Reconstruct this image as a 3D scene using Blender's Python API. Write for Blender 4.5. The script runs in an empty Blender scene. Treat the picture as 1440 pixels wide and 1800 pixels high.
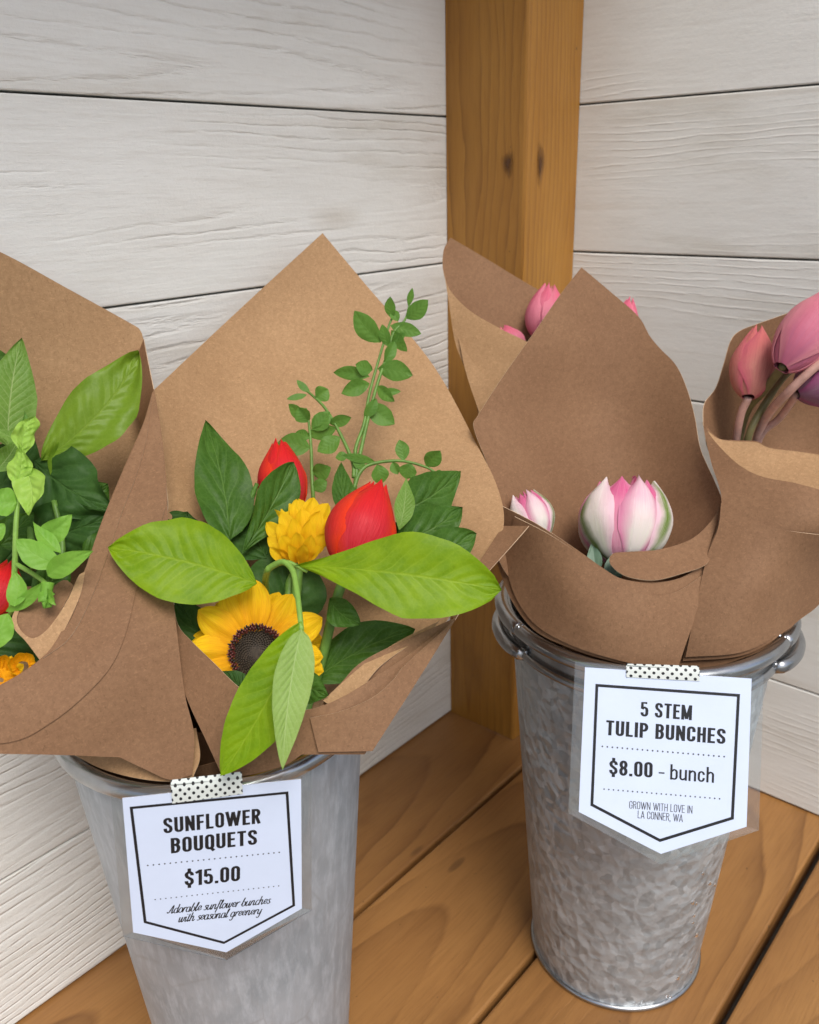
import bpy, bmesh, math, random
import numpy as np
from mathutils import Vector, Matrix, noise
from mathutils.geometry import delaunay_2d_cdt
random.seed(7)
sc = bpy.context.scene
COL = sc.collection
PI = math.pi

# ------------------------------------------------------------------ camera, sky, sun, exposure
F, YAW, PITCH, ROLL = 1506.4, 0.7255, 0.3676, -0.0262       # focal length in photo pixels (1440 x 1800)
CAM = np.array([-0.7632, -0.5428, 0.59])
_fw = np.array([math.cos(YAW)*math.cos(PITCH), math.sin(YAW)*math.cos(PITCH), -math.sin(PITCH)])
_rt = np.array([math.sin(YAW), -math.cos(YAW), 0.0])
_up = np.cross(_rt, _fw)
RT = _rt*math.cos(ROLL) + _up*math.sin(ROLL)
UP = -_rt*math.sin(ROLL) + _up*math.cos(ROLL)
cd = bpy.data.cameras.new('camera')
cam = bpy.data.objects.new('camera', cd); COL.objects.link(cam)
cam.matrix_world = Matrix(((RT[0], UP[0], -_fw[0], CAM[0]), (RT[1], UP[1], -_fw[1], CAM[1]),
                           (RT[2], UP[2], -_fw[2], CAM[2]), (0, 0, 0, 1)))
cd.sensor_fit = 'VERTICAL'; cd.sensor_height = 36.0; cd.lens = 36.0*F/1800.0
cd.clip_start = 0.01; cd.clip_end = 500
sc.camera = cam
cd.dof.use_dof = True; cd.dof.focus_distance = 0.475; cd.dof.aperture_fstop = 14

SUN_EL, SUN_AZ = math.radians(54), math.radians(243)         # azimuth of the sun in the xy plane, from +x
w = bpy.data.worlds.new('World'); sc.world = w; w.use_nodes = True
wn = w.node_tree; bg = wn.nodes['Background']
sky = wn.nodes.new('ShaderNodeTexSky'); sky.sky_type = 'NISHITA'; sky.sun_disc = False
sky.sun_elevation = SUN_EL; sky.sun_rotation = math.radians(90) - SUN_AZ
sky.dust_density = 3.2; sky.air_density = 1.0; sky.ozone_density = 1.0
wn.links.new(sky.outputs[0], bg.inputs[0]); bg.inputs[1].default_value = 0.13
sd = bpy.data.lights.new('sun', 'SUN'); sd.energy = 1.9; sd.angle = math.radians(26); sd.color = (1.0, 0.985, 0.965)
so = bpy.data.objects.new('sun', sd); COL.objects.link(so)
_sv = Vector((math.cos(SUN_EL)*math.cos(SUN_AZ), math.cos(SUN_EL)*math.sin(SUN_AZ), math.sin(SUN_EL)))
so.rotation_euler = _sv.to_track_quat('Z', 'Y').to_euler(); so.location = (-2, -2, 3)
sc.view_settings.view_transform = 'Standard'; sc.view_settings.look = 'None'
sc.view_settings.gamma = 1; sc.view_settings.exposure = 0.27; sc.view_settings.use_curve_mapping = False

# ------------------------------------------------------------------ helpers
def W(u, v, d):
    """a point seen at photo pixel (u, v), d metres in front of the camera"""
    return Vector(CAM + d*(_fw + RT*((u-720)/F) - UP*((v-900)/F)))
def ray(u, v): return _fw + RT*((u-720)/F) - UP*((v-900)/F)
def depth_of(p): return float((np.array(p)-CAM) @ _fw)
VIEW = Vector(-_fw)

def tag(o, label=None, cat=None, group=None, kind=None):
    if label: o['label'] = label
    if cat: o['category'] = cat
    if group: o['group'] = group
    if kind: o['kind'] = kind
    return o
def thing(name, label, cat, loc, group=None):
    o = bpy.data.objects.new(name, None); COL.objects.link(o); o.location = loc
    o.empty_display_size = 0.02
    o['_loc'] = tuple(loc)
    return tag(o, label, cat, group)
def mk(name, verts, faces, m, parent=None, uvs=None, smooth=True, solid=0.0, offset=0.0):
    me = bpy.data.meshes.new(name)
    off = Vector((0, 0, 0))
    p = parent
    while p is not None:
        off += p.location; p = p.parent
    me.from_pydata([tuple(Vector(v)-off) for v in verts], [], faces)
    if uvs is not None:
        lay = me.uv_layers.new(name='UVMap')
        idx = np.empty(len(me.loops), dtype=np.int32); me.loops.foreach_get('vertex_index', idx)
        a = np.array(uvs, dtype=np.float32)[idx]
        lay.data.foreach_set('uv', a.ravel())
    if smooth: me.polygons.foreach_set('use_smooth', [True]*len(me.polygons))
    me.materials.append(m); me.update()
    o = bpy.data.objects.new(name, me); COL.objects.link(o)
    if parent is not None: o.parent = parent
    if solid:
        s = o.modifiers.new('thickness', 'SOLIDIFY'); s.thickness = solid; s.offset = offset
        e = o.modifiers.new('crisp edge', 'EDGE_SPLIT'); e.split_angle = math.radians(50); e.use_edge_sharp = False
    return o
def catmull(pts, n, closed=False):
    P = [np.array(p, float) for p in pts]
    out = []
    N = len(P)
    segs = N if closed else N-1
    for i in range(segs):
        p1, p2 = P[i], P[(i+1) % N]
        p0 = P[(i-1) % N] if (closed or i > 0) else 2*p1-p2
        p3 = P[(i+2) % N] if (closed or i+2 < N) else 2*p2-p1
        for k in range(n):
            t = k/n
            out.append(0.5*((2*p1)+(-p0+p2)*t+(2*p0-5*p1+4*p2-p3)*t*t+(-p0+3*p1-3*p2+p3)*t**3))
    if not closed: out.append(P[-1])
    return out
def tube_geo(pts, radii, seg=10, V=None, Fc=None):
    V = [] if V is None else V; Fc = [] if Fc is None else Fc
    b = len(V); n = len(pts)
    pts = [Vector(p) for p in pts]
    ref = None
    for i, p in enumerate(pts):
        t = (pts[min(i+1, n-1)]-pts[max(i-1, 0)]).normalized()
        if ref is None:
            ref = t.orthogonal().normalized()
        ref = (ref - t*ref.dot(t)).normalized()
        bi = t.cross(ref)
        r = radii[i] if hasattr(radii, '__len__') else radii
        for k in range(seg):
            a = 2*PI*k/seg
            V.append(p + ref*math.cos(a)*r + bi*math.sin(a)*r)
    for i in range(n-1):
        for k in range(seg):
            a, c = b+i*seg+k, b+i*seg+(k+1) % seg
            Fc.append((a, c, c+seg, a+seg))
    Fc.append(tuple(b+k for k in reversed(range(seg)))); Fc.append(tuple(b+(n-1)*seg+k for k in range(seg)))
    return V, Fc
def stem(name, pts, r0, r1, m, parent, n=6):
    """pts are (u, v, d)"""
    P = catmull([W(*p) for p in pts], n)
    k = len(P)
    V, Fc = tube_geo(P, [r0+(r1-r0)*i/(k-1) for i in range(k)], 9)
    uv = [(i//9/k, (i % 9)/9) for i in range(len(V))]
    return mk(name, V, Fc, m, parent, uvs=uv)
def lathe(name, prof, c, m, parent, seg=96, closed=False):
    V = []; Fc = []; n = len(prof)
    for i, (r, z) in enumerate(prof):
        for k in range(seg):
            a = 2*PI*k/seg
            V.append((c[0]+r*math.cos(a), c[1]+r*math.sin(a), c[2]+z))
    for i in range(n if closed else n-1):
        j = (i+1) % n
        for k in range(seg):
            k2 = (k+1) % seg
            Fc.append((i*seg+k, i*seg+k2, j*seg+k2, j*seg+k))
    return mk(name, V, Fc, m, parent)
def torus_prof(R, z, r, n=14):
    return [(R+r*math.cos(2*PI*i/n), z+r*math.sin(2*PI*i/n)) for i in range(n)]

# ------------------------------------------------------------------ node helper
class NT:
    def __init__(s, name):
        s.m = bpy.data.materials.new(name); s.m.use_nodes = True
        s.t = s.m.node_tree; s.b = s.t.nodes['Principled BSDF']; s.out = s.t.nodes['Material Output']
    def n(s, typ, **kw):
        x = s.t.nodes.new('ShaderNode'+typ)
        for k, v in kw.items():
            if k.startswith('i_'):
                key = k[2:]
                key = int(key) if key.isdigit() else key.replace('_', ' ')
                s.set(x.inputs[key], v)
            else: setattr(x, k, v)
        return x
    def set(s, inp, v):
        if hasattr(v, 'is_linked') or isinstance(v, bpy.types.NodeSocket): s.t.links.new(v, inp)
        else: inp.default_value = v
    def math(s, op, a, b=None, c=None, clamp=False):
        x = s.n('Math', operation=op, use_clamp=clamp)
        s.set(x.inputs[0], a)
        if b is not None: s.set(x.inputs[1], b)
        if c is not None: s.set(x.inputs[2], c)
        return x.outputs[0]
    def ramp(s, f, stops, interp='LINEAR'):
        x = s.n('ValToRGB'); cr = x.color_ramp; cr.interpolation = interp
        while len(cr.elements) < len(stops): cr.elements.new(0.5)
        for e, (p, c) in zip(cr.elements, stops):
            e.position = p; e.color = (*c, 1) if len(c) == 3 else c
        s.t.links.new(f, x.inputs[0]); return x.outputs[0]
    def mix(s, f, a, b, blend='MIX'):
        x = s.n('Mix', data_type='RGBA', blend_type=blend)
        s.set(x.inputs[0], f)
        for i, v in ((6, a), (7, b)):
            if isinstance(v, tuple): v = (*v, 1) if len(v) == 3 else v
            s.set(x.inputs[i], v)
        return x.outputs[2]
    def noise(s, vec, scale, detail=4, rough=0.55, dist=0.0):
        x = s.n('TexNoise'); s.set(x.inputs['Scale'], scale); x.inputs['Detail'].default_value = detail
        x.inputs['Roughness'].default_value = rough; x.inputs['Distortion'].default_value = dist
        if vec is not None: s.t.links.new(vec, x.inputs['Vector'])
        return x.outputs['Fac']
    def mapping(s, vec, scale=(1, 1, 1), loc=(0, 0, 0), rot=(0, 0, 0)):
        x = s.n('Mapping'); s.t.links.new(vec, x.inputs[0])
        x.inputs['Scale'].default_value = scale; x.inputs['Location'].default_value = loc; x.inputs['Rotation'].default_value = rot
        return x.outputs[0]
    def bump(s, h, strength, dist, normal=None):
        x = s.n('Bump'); x.inputs['Strength'].default_value = strength; x.inputs['Distance'].default_value = dist
        s.t.links.new(h, x.inputs['Height'])
        if normal is not None: s.t.links.new(normal, x.inputs['Normal'])
        return x.outputs[0]
    def obj(s): return s.n('TexCoord').outputs['Object']
    def uv(s): return s.n('TexCoord').outputs['UV']
    def sep(s, v):
        x = s.n('SeparateXYZ'); s.t.links.new(v, x.inputs[0]); return x.outputs
    def comb(s, x, y, z=0.0):
        c = s.n('CombineXYZ')
        for i, v in enumerate((x, y, z)): s.set(c.inputs[i], v)
        return c.outputs[0]
    def base(s, col=None, rough=None, metal=None, normal=None, spec=None):
        for k, v in (('Base Color', col), ('Roughness', rough), ('Metallic', metal), ('Normal', normal), ('Specular IOR Level', spec)):
            if v is None: continue
            if isinstance(v, tuple): v = (*v, 1)
            s.set(s.b.inputs[k], v)
    def translucent(s, col, fac, normal=None):
        tr = s.n('BsdfTranslucent')
        s.set(tr.inputs[0], (*col, 1) if isinstance(col, tuple) else col)
        if normal is not None: s.t.links.new(normal, tr.inputs['Normal'])
        mx = s.n('MixShader'); mx.inputs[0].default_value = fac
        s.t.links.new(s.b.outputs[0], mx.inputs[1]); s.t.links.new(tr.outputs[0], mx.inputs[2])
        s.t.links.new(mx.outputs[0], s.out.inputs[0])

# UV of wood: u = metres along the board + 10 * board number, v = metres across from the board's middle
def wood_coords(t):
    u, v, _ = t.sep(t.uv())
    k = t.math('FLOOR', t.math('DIVIDE', u, 10.0))
    wn_ = t.n('TexWhiteNoise', noise_dimensions='1D'); t.t.links.new(k, wn_.inputs['W'])
    r3 = t.sep(wn_.outputs['Color'])
    lu = t.math('SUBTRACT', u, t.math('MULTIPLY', k, 10.0))
    return u, v, lu, r3, t.comb(u, v, t.math('MULTIPLY', k, 3.7))

def mat_white_plank(name, grain):
    t = NT(name)
    u, v, lu, r, P = wood_coords(t)
    # growth rings cut by the board: hyperbola bands
    wob = t.noise(t.mapping(P, (2.2, 9, 1)), 1.0, 3, 0.5)
    wob2 = t.noise(t.mapping(P, (14, 60, 1)), 1.0, 3, 0.6)
    yy = t.math('ADD', v, t.math('MULTIPLY', t.math('SUBTRACT', wob, 0.5), 0.050))
    yy = t.math('ADD', yy, t.math('MULTIPLY', t.math('SUBTRACT', wob2, 0.5), 0.007))
    yy = t.math('ADD', yy, t.math('MULTIPLY', t.math('SUBTRACT', r[0], 0.5), 0.09))
    dd = t.math('MULTIPLY', t.math('SUBTRACT', lu, t.math('ADD', t.math('MULTIPLY', r[1], 0.7), 0.15)), 0.032)
    rr = t.math('SQRT', t.math('ADD', t.math('MULTIPLY', yy, yy), t.math('MULTIPLY', dd, dd)))
    fr = t.math('FRACT', t.math('MULTIPLY', rr, 150.0))
    line = t.math('SUBTRACT', 1.0, t.math('MULTIPLY', t.math('ABSOLUTE', t.math('SUBTRACT', fr, 0.5)), 5.0), clamp=True)
    mask = t.ramp(t.noise(t.mapping(P, (3.0, 14, 1), (3.3, 1, 0)), 1.0, 2, 0.5), [(0.50-0.08*grain, (0, 0, 0)), (0.62-0.06*grain, (1, 1, 1))])
    dash = t.ramp(t.noise(t.mapping(P, (60, 300, 1)), 1.0, 2, 0.6), [(0.32, (0.1,)*3), (0.55, (1, 1, 1))])
    line = t.math('MULTIPLY', t.math('MULTIPLY', line, mask), dash)
    fine = t.noise(t.mapping(P, (26, 300, 1)), 1.0, 4, 0.65)
    saw = t.noise(t.mapping(P, (230, 260, 1)), 1.0, 4, 0.75)
    lump = t.noise(t.mapping(P, (16, 70, 1)), 1.0, 3, 0.6)
    patchy = t.noise(t.mapping(P, (5, 22, 1)), 1.0, 5, 0.6)
    col = t.ramp(patchy, [(0.28, (0.66, 0.645, 0.585)), (0.44, (0.755, 0.755, 0.71)), (0.7, (0.80, 0.805, 0.765))])
    col = t.mix(t.math('MULTIPLY', t.ramp(fine, [(0.5, (0, 0, 0)), (0.75, (1, 1, 1))]), 0.18), col, (0.45, 0.40, 0.33))
    col = t.mix(t.math('MULTIPLY', line, 0.06+0.07*grain), col, (0.42, 0.37, 0.31))
    # faint knots showing through the paint
    vo = t.n('TexVoronoi', feature='F1'); vo.inputs['Scale'].default_value = 1.0
    t.t.links.new(t.mapping(P, (3.2, 9.0, 1)), vo.inputs['Vector'])
    kn = t.ramp(vo.outputs['Distance'], [(0.0, (1, 1, 1)), (0.12, (0, 0, 0))])
    col = t.mix(t.math('MULTIPLY', kn, t.math('MULTIPLY', patchy, 0.55)), col, (0.36, 0.27, 0.16))
    # warm dirty streaks
    st = t.ramp(t.noise(t.mapping(P, (1.6, 75, 1), (9, 0, 0)), 1.0, 3, 0.55), [(0.60, (0, 0, 0)), (0.78, (1, 1, 1))])
    col = t.mix(t.math('MULTIPLY', st, 0.30), col, (0.50, 0.43, 0.33))
    h = t.math('SUBTRACT', t.math('ADD', t.math('MULTIPLY', fine, 0.14+0.22*grain), t.math('MULTIPLY', saw, 0.20+0.12*grain)), t.math('MULTIPLY', line, 0.22+0.38*grain))
    h = t.math('ADD', h, t.math('MULTIPLY', lump, t.math('MULTIPLY', r[2], 0.25+0.3*grain)))
    t.base(col, 0.62, 0, t.bump(h, 0.8, 0.0014), 0.35)
    return t.m

def mat_stained(name, light, mid, dark, rough=0.4, ring=75.0, knot=0.0, slope=0.12, bump=0.5):
    t = NT(name)
    u, v, lu, r, P = wood_coords(t)
    wob = t.noise(t.mapping(P, (2.6, 11, 1)), 1.0, 3, 0.5)
    wob2 = t.noise(t.mapping(P, (16, 75, 1)), 1.0, 3, 0.6)
    yy = t.math('ADD', v, t.math('MULTIPLY', t.math('SUBTRACT', wob, 0.5), 0.060))
    yy = t.math('ADD', yy, t.math('MULTIPLY', t.math('SUBTRACT', wob2, 0.5), 0.006))
    yy = t.math('ADD', yy, t.math('MULTIPLY', t.math('SUBTRACT', r[0], 0.5), 0.06))
    dd = t.math('MULTIPLY', t.math('SUBTRACT', lu, t.math('ADD', t.math('MULTIPLY', r[1], 0.9), 0.2)), slope)
    rr = t.math('SQRT', t.math('ADD', t.math('MULTIPLY', yy, yy), t.math('MULTIPLY', dd, dd)))
    fr = t.math('FRACT', t.math('MULTIPLY', rr, ring))
    band = t.ramp(fr, [(0.0, (0.12,)*3), (0.55, (0.35,)*3), (0.86, (0.75,)*3), (0.93, (1,)*3), (1.0, (0.12,)*3)])
    patchy = t.noise(t.mapping(P, (4, 18, 1)), 1.0, 4, 0.55)
    fine = t.noise(t.mapping(P, (30, 520, 1)), 1.0, 4, 0.65)
    c = t.mix(t.ramp(patchy, [(0.3, (0,)*3), (0.7, (1,)*3)]), light, mid)
    fade = t.ramp(t.noise(t.mapping(P, (5, 16, 1), (5, 2, 0)), 1.0, 2, 0.5), [(0.35, (0.25,)*3), (0.65, (0.85,)*3)])
    c = t.mix(t.math('MULTIPLY', t.math('MULTIPLY', band, fade), 0.85), c, dark)
    c = t.mix(t.math('MULTIPLY', t.ramp(fine, [(0.45, (0,)*3), (0.75, (1,)*3)]), 0.30), c, dark)
    hs = t.n('HueSaturation'); t.t.links.new(c, hs.inputs['Color'])
    t.t.links.new(t.math('ADD', t.math('MULTIPLY', r[2], 0.3), 0.86), hs.inputs['Value']); c = hs.outputs[0]
    vo = t.n('TexVoronoi', feature='F1'); vo.inputs['Scale'].default_value = 1.0
    t.t.links.new(t.mapping(P, (7, 22, 1)), vo.inputs['Vector'])
    kn = t.ramp(vo.outputs['Distance'], [(0.0, (1,)*3), (0.07, (0.7,)*3), (0.10, (0,)*3)])
    if knot: c = t.mix(t.math('MULTIPLY', kn, knot), c, (0.035, 0.016, 0.008))
    dirt = t.ramp(t.noise(t.mapping(P, (150, 190, 1)), 1.0, 2, 0.6), [(0.735, (0,)*3), (0.77, (1,)*3)])
    stain = t.ramp(t.noise(t.mapping(P, (6, 8, 1), (2, 7, 0)), 1.0, 4, 0.6), [(0.60, (0,)*3), (0.72, (1,)*3)])
    c = t.mix(t.math('MULTIPLY', dirt, 0.7), c, (0.05, 0.028, 0.014))
    c = t.mix(t.math('MULTIPLY', stain, 0.35), c, dark)
    ro = t.math('ADD', t.math('MULTIPLY', patchy, 0.25), rough-0.1)
    h = t.math('ADD', t.math('MULTIPLY', fine, 0.5), t.math('MULTIPLY', band, -0.35))
    t.base(c, ro, 0, t.bump(h, bump, 0.0008), 0.45)
    return t.m

def mat_kraft(name, c0, c1, c2, tr=0.14):
    t = NT(name)
    o = t.obj()
    big = t.noise(o, 22, 3, 0.5)
    mott = t.noise(o, 330, 4, 0.7)
    fib = t.noise(t.mapping(o, (1000, 1000, 300), rot=(0.5, 0.9, 0.3)), 1.0, 3, 0.7)
    fib2 = t.noise(t.mapping(o, (300, 1050, 1050), rot=(-0.4, 0.7, 1.1)), 1.0, 3, 0.7)
    c = t.mix(t.ramp(big, [(0.3, (0,)*3), (0.7, (1,)*3)]), c0, c1)
    c = t.mix(t.math('MULTIPLY', t.ramp(mott, [(0.40, (0,)*3), (0.60, (1,)*3)]), 0.42), c, c2)
    c = t.mix(t.math('MULTIPLY', t.ramp(fib, [(0.57, (0,)*3), (0.70, (1,)*3)]), 0.42), c, tuple(x*0.5 for x in c2))
    c = t.mix(t.math('MULTIPLY', t.ramp(fib2, [(0.56, (0,)*3), (0.70, (1,)*3)]), 0.38), c, tuple(min(1, x*1.5) for x in c0))
    fib3 = t.noise(t.mapping(o, (900, 260, 900), rot=(0.9, 0.2, 0.5)), 1.0, 3, 0.7)
    c = t.mix(t.math('MULTIPLY', t.ramp(fib3, [(0.56, (0,)*3), (0.70, (1,)*3)]), 0.35), c, tuple(min(1, x*1.4) for x in c0))
    h = t.math('ADD', t.math('MULTIPLY', fib, 0.35), t.math('MULTIPLY', mott, 0.4))
    nrm = t.bump(t.math('ADD', h, t.math('MULTIPLY', t.noise(o, 30, 2, 0.4), 1.2)), 0.25, 0.0008)
    t.base(c, 0.72, 0, nrm, 0.2)
    t.translucent(c, tr)
    return t.m

def mat_leaf(name, c0, c1, vein, nv=9.0, rough=0.42, tr=0.28, vs=0.5, ang=0.75, bump=0.26, glossy=0.25):
    """uv: x along the midrib 0..1, y across 0..1"""
    t = NT(name)
    u, v, _ = t.sep(t.uv())
    s = t.math('ABSOLUTE', t.math('SUBTRACT', t.math('MULTIPLY', v, 2.0), 1.0))
    o = t.obj()
    nz = t.noise(o, 70, 4, 0.6)
    wob = t.math('MULTIPLY', t.math('SUBTRACT', t.noise(o, 55, 2, 0.5), 0.5), 0.9)
    side = t.math('MULTIPLY', t.math('GREATER_THAN', v, 0.5), 0.45)
    ph = t.math('SUBTRACT', t.math('MULTIPLY', u, nv), t.math('MULTIPLY', t.math('POWER', s, 0.8), nv*ang*0.28))
    ph = t.math('ADD', t.math('ADD', ph, wob), side)
    fr = t.math('ABSOLUTE', t.math('SUBTRACT', t.math('FRACT', ph), 0.5))
    lat = t.math('SUBTRACT', 1.0, t.math('MULTIPLY', fr, 13.0), clamp=True)
    lat = t.math('MULTIPLY', lat, t.math('SUBTRACT', 1.0, t.math('MULTIPLY', s, 0.75)))
    mid = t.math('SUBTRACT', 1.0, t.math('MULTIPLY', s, 22.0), clamp=True)
    net = t.n('TexVoronoi', feature='DISTANCE_TO_EDGE'); net.inputs['Scale'].default_value = 330
    t.t.links.new(o, net.inputs['Vector'])
    ne = t.math('SUBTRACT', 1.0, t.math('MULTIPLY', net.outputs['Distance'], 8.0), clamp=True)
    c = t.mix(t.ramp(nz, [(0.30, (0,)*3), (0.72, (1,)*3)]), c0, c1)
    c = t.mix(t.math('MULTIPLY', ne, 0.16), c, vein)
    c = t.mix(t.math('MULTIPLY', lat, vs*0.75), c, vein)
    c = t.mix(t.math('MULTIPLY', mid, vs), c, vein)
    sp = t.ramp(t.noise(o, 190, 2, 0.6), [(0.74, (0,)*3), (0.80, (1,)*3)])
    c = t.mix(t.math('MULTIPLY', sp, 0.25), c, tuple(x*0.5 for x in c0))
    swell = t.math('MULTIPLY', t.math('COSINE', t.math('MULTIPLY', t.math('SUBTRACT', t.math('FRACT', ph), 0.5), 2*PI)), -0.5)
    h = t.math('ADD', t.math('MULTIPLY', swell, t.math('SUBTRACT', 1.1, s)), t.math('MULTIPLY', t.noise(o, 260, 3, 0.6), 0.45))
    h = t.math('SUBTRACT', h, t.math('MULTIPLY', mid, 0.8))
    nrm = t.bump(h, bump, 0.0016)
    t.base(c, rough+0.06, 0, nrm, glossy*0.8)
    t.translucent(t.mix(0.5, c, tuple(min(1, x*1.7) for x in c1)), tr, nrm)
    return t.m

def mat_petal(name, basec, tip, edge=None, streak=None, tr=0.25, rough=0.42, green=None, basepos=0.25):
    """uv: x from base 0 to tip 1, y across 0..1"""
    t = NT(name)
    u, v, _ = t.sep(t.uv())
    s = t.math('ABSOLUTE', t.math('SUBTRACT', t.math('MULTIPLY', v, 2.0), 1.0))
    o = t.obj()
    wob = t.math('MULTIPLY', t.math('SUBTRACT', t.noise(o, 60, 3, 0.5), 0.5), 0.35)
    c = t.mix(t.ramp(t.math('ADD', u, wob), [(basepos, (0,)*3), (0.75, (1,)*3)]), basec, tip)
    fibre = t.noise(t.mapping(t.uv(), (2.2, 40, 1)), 1.0, 4, 0.7)
    if streak: c = t.mix(t.math('MULTIPLY', t.ramp(fibre, [(0.42, (0,)*3), (0.66, (1,)*3)]), 0.75), c, streak)
    if edge: c = t.mix(t.ramp(t.math('ADD', s, t.math('ADD', wob, t.math('MULTIPLY', u, 0.25))), [(0.45, (0,)*3), (1.0, (1,)*3)]), c, edge)
    if green:
        g = t.math('MULTIPLY', t.math('SUBTRACT', 1.0, t.math('MULTIPLY', t.math('ADD', t.math('ABSOLUTE', t.math('SUBTRACT', v, 0.28)), t.math('MULTIPLY', wob, 1.0)), 4.5), clamp=True),
                   t.ramp(fibre, [(0.22, (0,)*3), (0.5, (1,)*3)]))
        c = t.mix(t.math('MULTIPLY', g, 1.0), c, green)
    nrm = t.bump(t.math('ADD', fibre, t.math('MULTIPLY', t.noise(o, 120, 3, 0.5), 0.9)), 0.5, 0.0010)
    t.base(c, rough+0.08, 0, nrm, 0.25)
    t.translucent(c, tr, nrm)
    return t.m

def mat_plain(name, col, rough=0.5, metal=0.0, nscale=0, namp=0.0, bump=0.0, spec=0.4):
    t = NT(name)
    c = col
    nrm = None
    if nscale:
        nz = t.noise(t.obj(), nscale, 4, 0.6)
        c = t.mix(t.ramp(nz, [(0.3, (0,)*3), (0.7, (1,)*3)]), tuple(x*(1-namp) for x in col), tuple(min(1, x*(1+namp)) for x in col))
        if bump: nrm = t.bump(nz, bump, 0.001)
    t.base(c, rough, metal, nrm, spec)
    return t.m

def mat_hammered():
    t = NT('hammered_galvanized_steel')
    o = t.obj()
    wv = t.n('TexNoise'); wv.inputs['Scale'].default_value = 55; t.t.links.new(o, wv.inputs['Vector'])
    va = t.n('VectorMath', operation='SCALE'); t.t.links.new(wv.outputs['Color'], va.inputs[0]); va.inputs['Scale'].default_value = 0.012
    ad = t.n('VectorMath', operation='ADD'); t.t.links.new(o, ad.inputs[0]); t.t.links.new(va.outputs[0], ad.inputs[1])
    vo = t.n('TexVoronoi', feature='SMOOTH_F1'); vo.inputs['Scale'].default_value = 1; vo.inputs['Smoothness'].default_value = 0.35
    t.t.links.new(t.mapping(ad.outputs[0], (135, 135, 105)), vo.inputs['Vector'])
    sp = t.n('TexVoronoi', feature='F1'); sp.inputs['Scale'].default_value = 150; t.t.links.new(ad.outputs[0], sp.inputs['Vector'])
    sv = t.sep(sp.outputs['Color'])[0]
    big = t.noise(o, 26, 4, 0.6)
    c = t.ramp(sv, [(0.0, (0.30, 0.34, 0.36)), (1.0, (0.55, 0.60, 0.625))])
    c = t.mix(t.ramp(big, [(0.35, (0,)*3), (0.7, (0.8,)*3)]), c, (0.32, 0.335, 0.34))
    h = t.math('ADD', t.math('MULTIPLY', vo.outputs['Distance'], 1.0), t.math('MULTIPLY', t.noise(o, 90, 3, 0.5), 0.6))
    nrm = t.bump(h, 0.5, 0.0030)
    ro = t.math('ADD', t.math('MULTIPLY', sv, 0.14), 0.28)
    t.base(c, ro, 0.38, nrm)
    return t.m
def mat_zinc():
    t = NT('brushed_zinc_steel')
    o = t.obj()
    st = t.noise(t.mapping(o, (420, 420, 26)), 1.0, 4, 0.65)
    st2 = t.noise(t.mapping(o, (150, 150, 40), rot=(0.0, 0.5, 0.3)), 1.0, 5, 0.7)
    big = t.noise(o, 18, 4, 0.6, 1.0)
    c = t.ramp(big, [(0.3, (0.30, 0.343, 0.378)), (0.7, (0.43, 0.472, 0.508))])
    c = t.mix(t.math('MULTIPLY', t.ramp(st2, [(0.45, (0,)*3), (0.7, (1,)*3)]), 0.7), c, (0.57, 0.62, 0.665))
    c = t.mix(t.math('MULTIPLY', t.ramp(st, [(0.5, (0,)*3), (0.8, (1,)*3)]), 0.35), c, (0.30, 0.30, 0.30))
    sc_ = t.n('TexVoronoi', feature='DISTANCE_TO_EDGE'); sc_.inputs['Scale'].default_value = 1
    t.t.links.new(t.mapping(o, (26, 26, 9), rot=(0.3, 0.5, 0)), sc_.inputs['Vector'])
    scr = t.math('SUBTRACT', 1.0, t.math('MULTIPLY', sc_.outputs['Distance'], 60.0), clamp=True)
    scr = t.math('MULTIPLY', scr, t.ramp(big, [(0.5, (0,)*3), (0.62, (1,)*3)]))
    c = t.mix(t.math('MULTIPLY', scr, 0.35), c, (0.28, 0.28, 0.28))
    nrm = t.bump(t.math('ADD', st, t.math('ADD', st2, t.math('MULTIPLY', big, 2.0))), 0.25, 0.0008)
    ro = t.math('ADD', t.math('MULTIPLY', st2, 0.25), 0.36)
    t.base(c, ro, 0.30, nrm)
    return t.m
def mat_tape():
    t = NT('polka_dot_tape')
    u, v, _ = t.sep(t.uv())       # u, v in dot spacings
    def dots(du, dv):
        a = t.math('SUBTRACT', t.math('FRACT', t.math('ADD', u, du)), 0.5)
        b = t.math('SUBTRACT', t.math('FRACT', t.math('ADD', v, dv)), 0.5)
        r2 = t.math('ADD', t.math('MULTIPLY', a, a), t.math('MULTIPLY', b, b))
        return t.math('LESS_THAN', r2, 0.032)
    d = t.math('MAXIMUM', dots(0, 0), dots(0.5, 0.5))
    c = t.mix(d, (0.62, 0.66, 0.62), (0.015, 0.016, 0.018))
    t.base(c, 0.5, 0, None, 0.3)
    return t.m

M = {}
M['white'] = mat_white_plank('whitewashed_rough_wood', 1.0)
M['white_soft'] = mat_white_plank('whitewashed_smooth_wood', 0.0)
M['floor'] = mat_stained('stained_cedar_boards', (0.40, 0.20, 0.062), (0.31, 0.142, 0.040), (0.125, 0.048, 0.013), 0.42, 62.0, 0.55)
M['post'] = mat_stained('amber_stained_fir', (0.40, 0.196, 0.034), (0.31, 0.138, 0.019), (0.15, 0.058, 0.008), 0.42, 130.0, 0.0, 0.02)
M['gap'] = mat_plain('dark_gap', (0.17, 0.135, 0.10), 0.9, 0, 40, 0.3)
M['ground'] = mat_plain('gravel_ground', (0.22, 0.21, 0.19), 0.95, 0, 30, 0.35, 0.5)
M['kraft'] = mat_kraft('lit_kraft_paper', (0.49, 0.305, 0.158), (0.42, 0.255, 0.128), (0.33, 0.19, 0.093))  # lit copy of the one paper, brightness put into the colour
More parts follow.
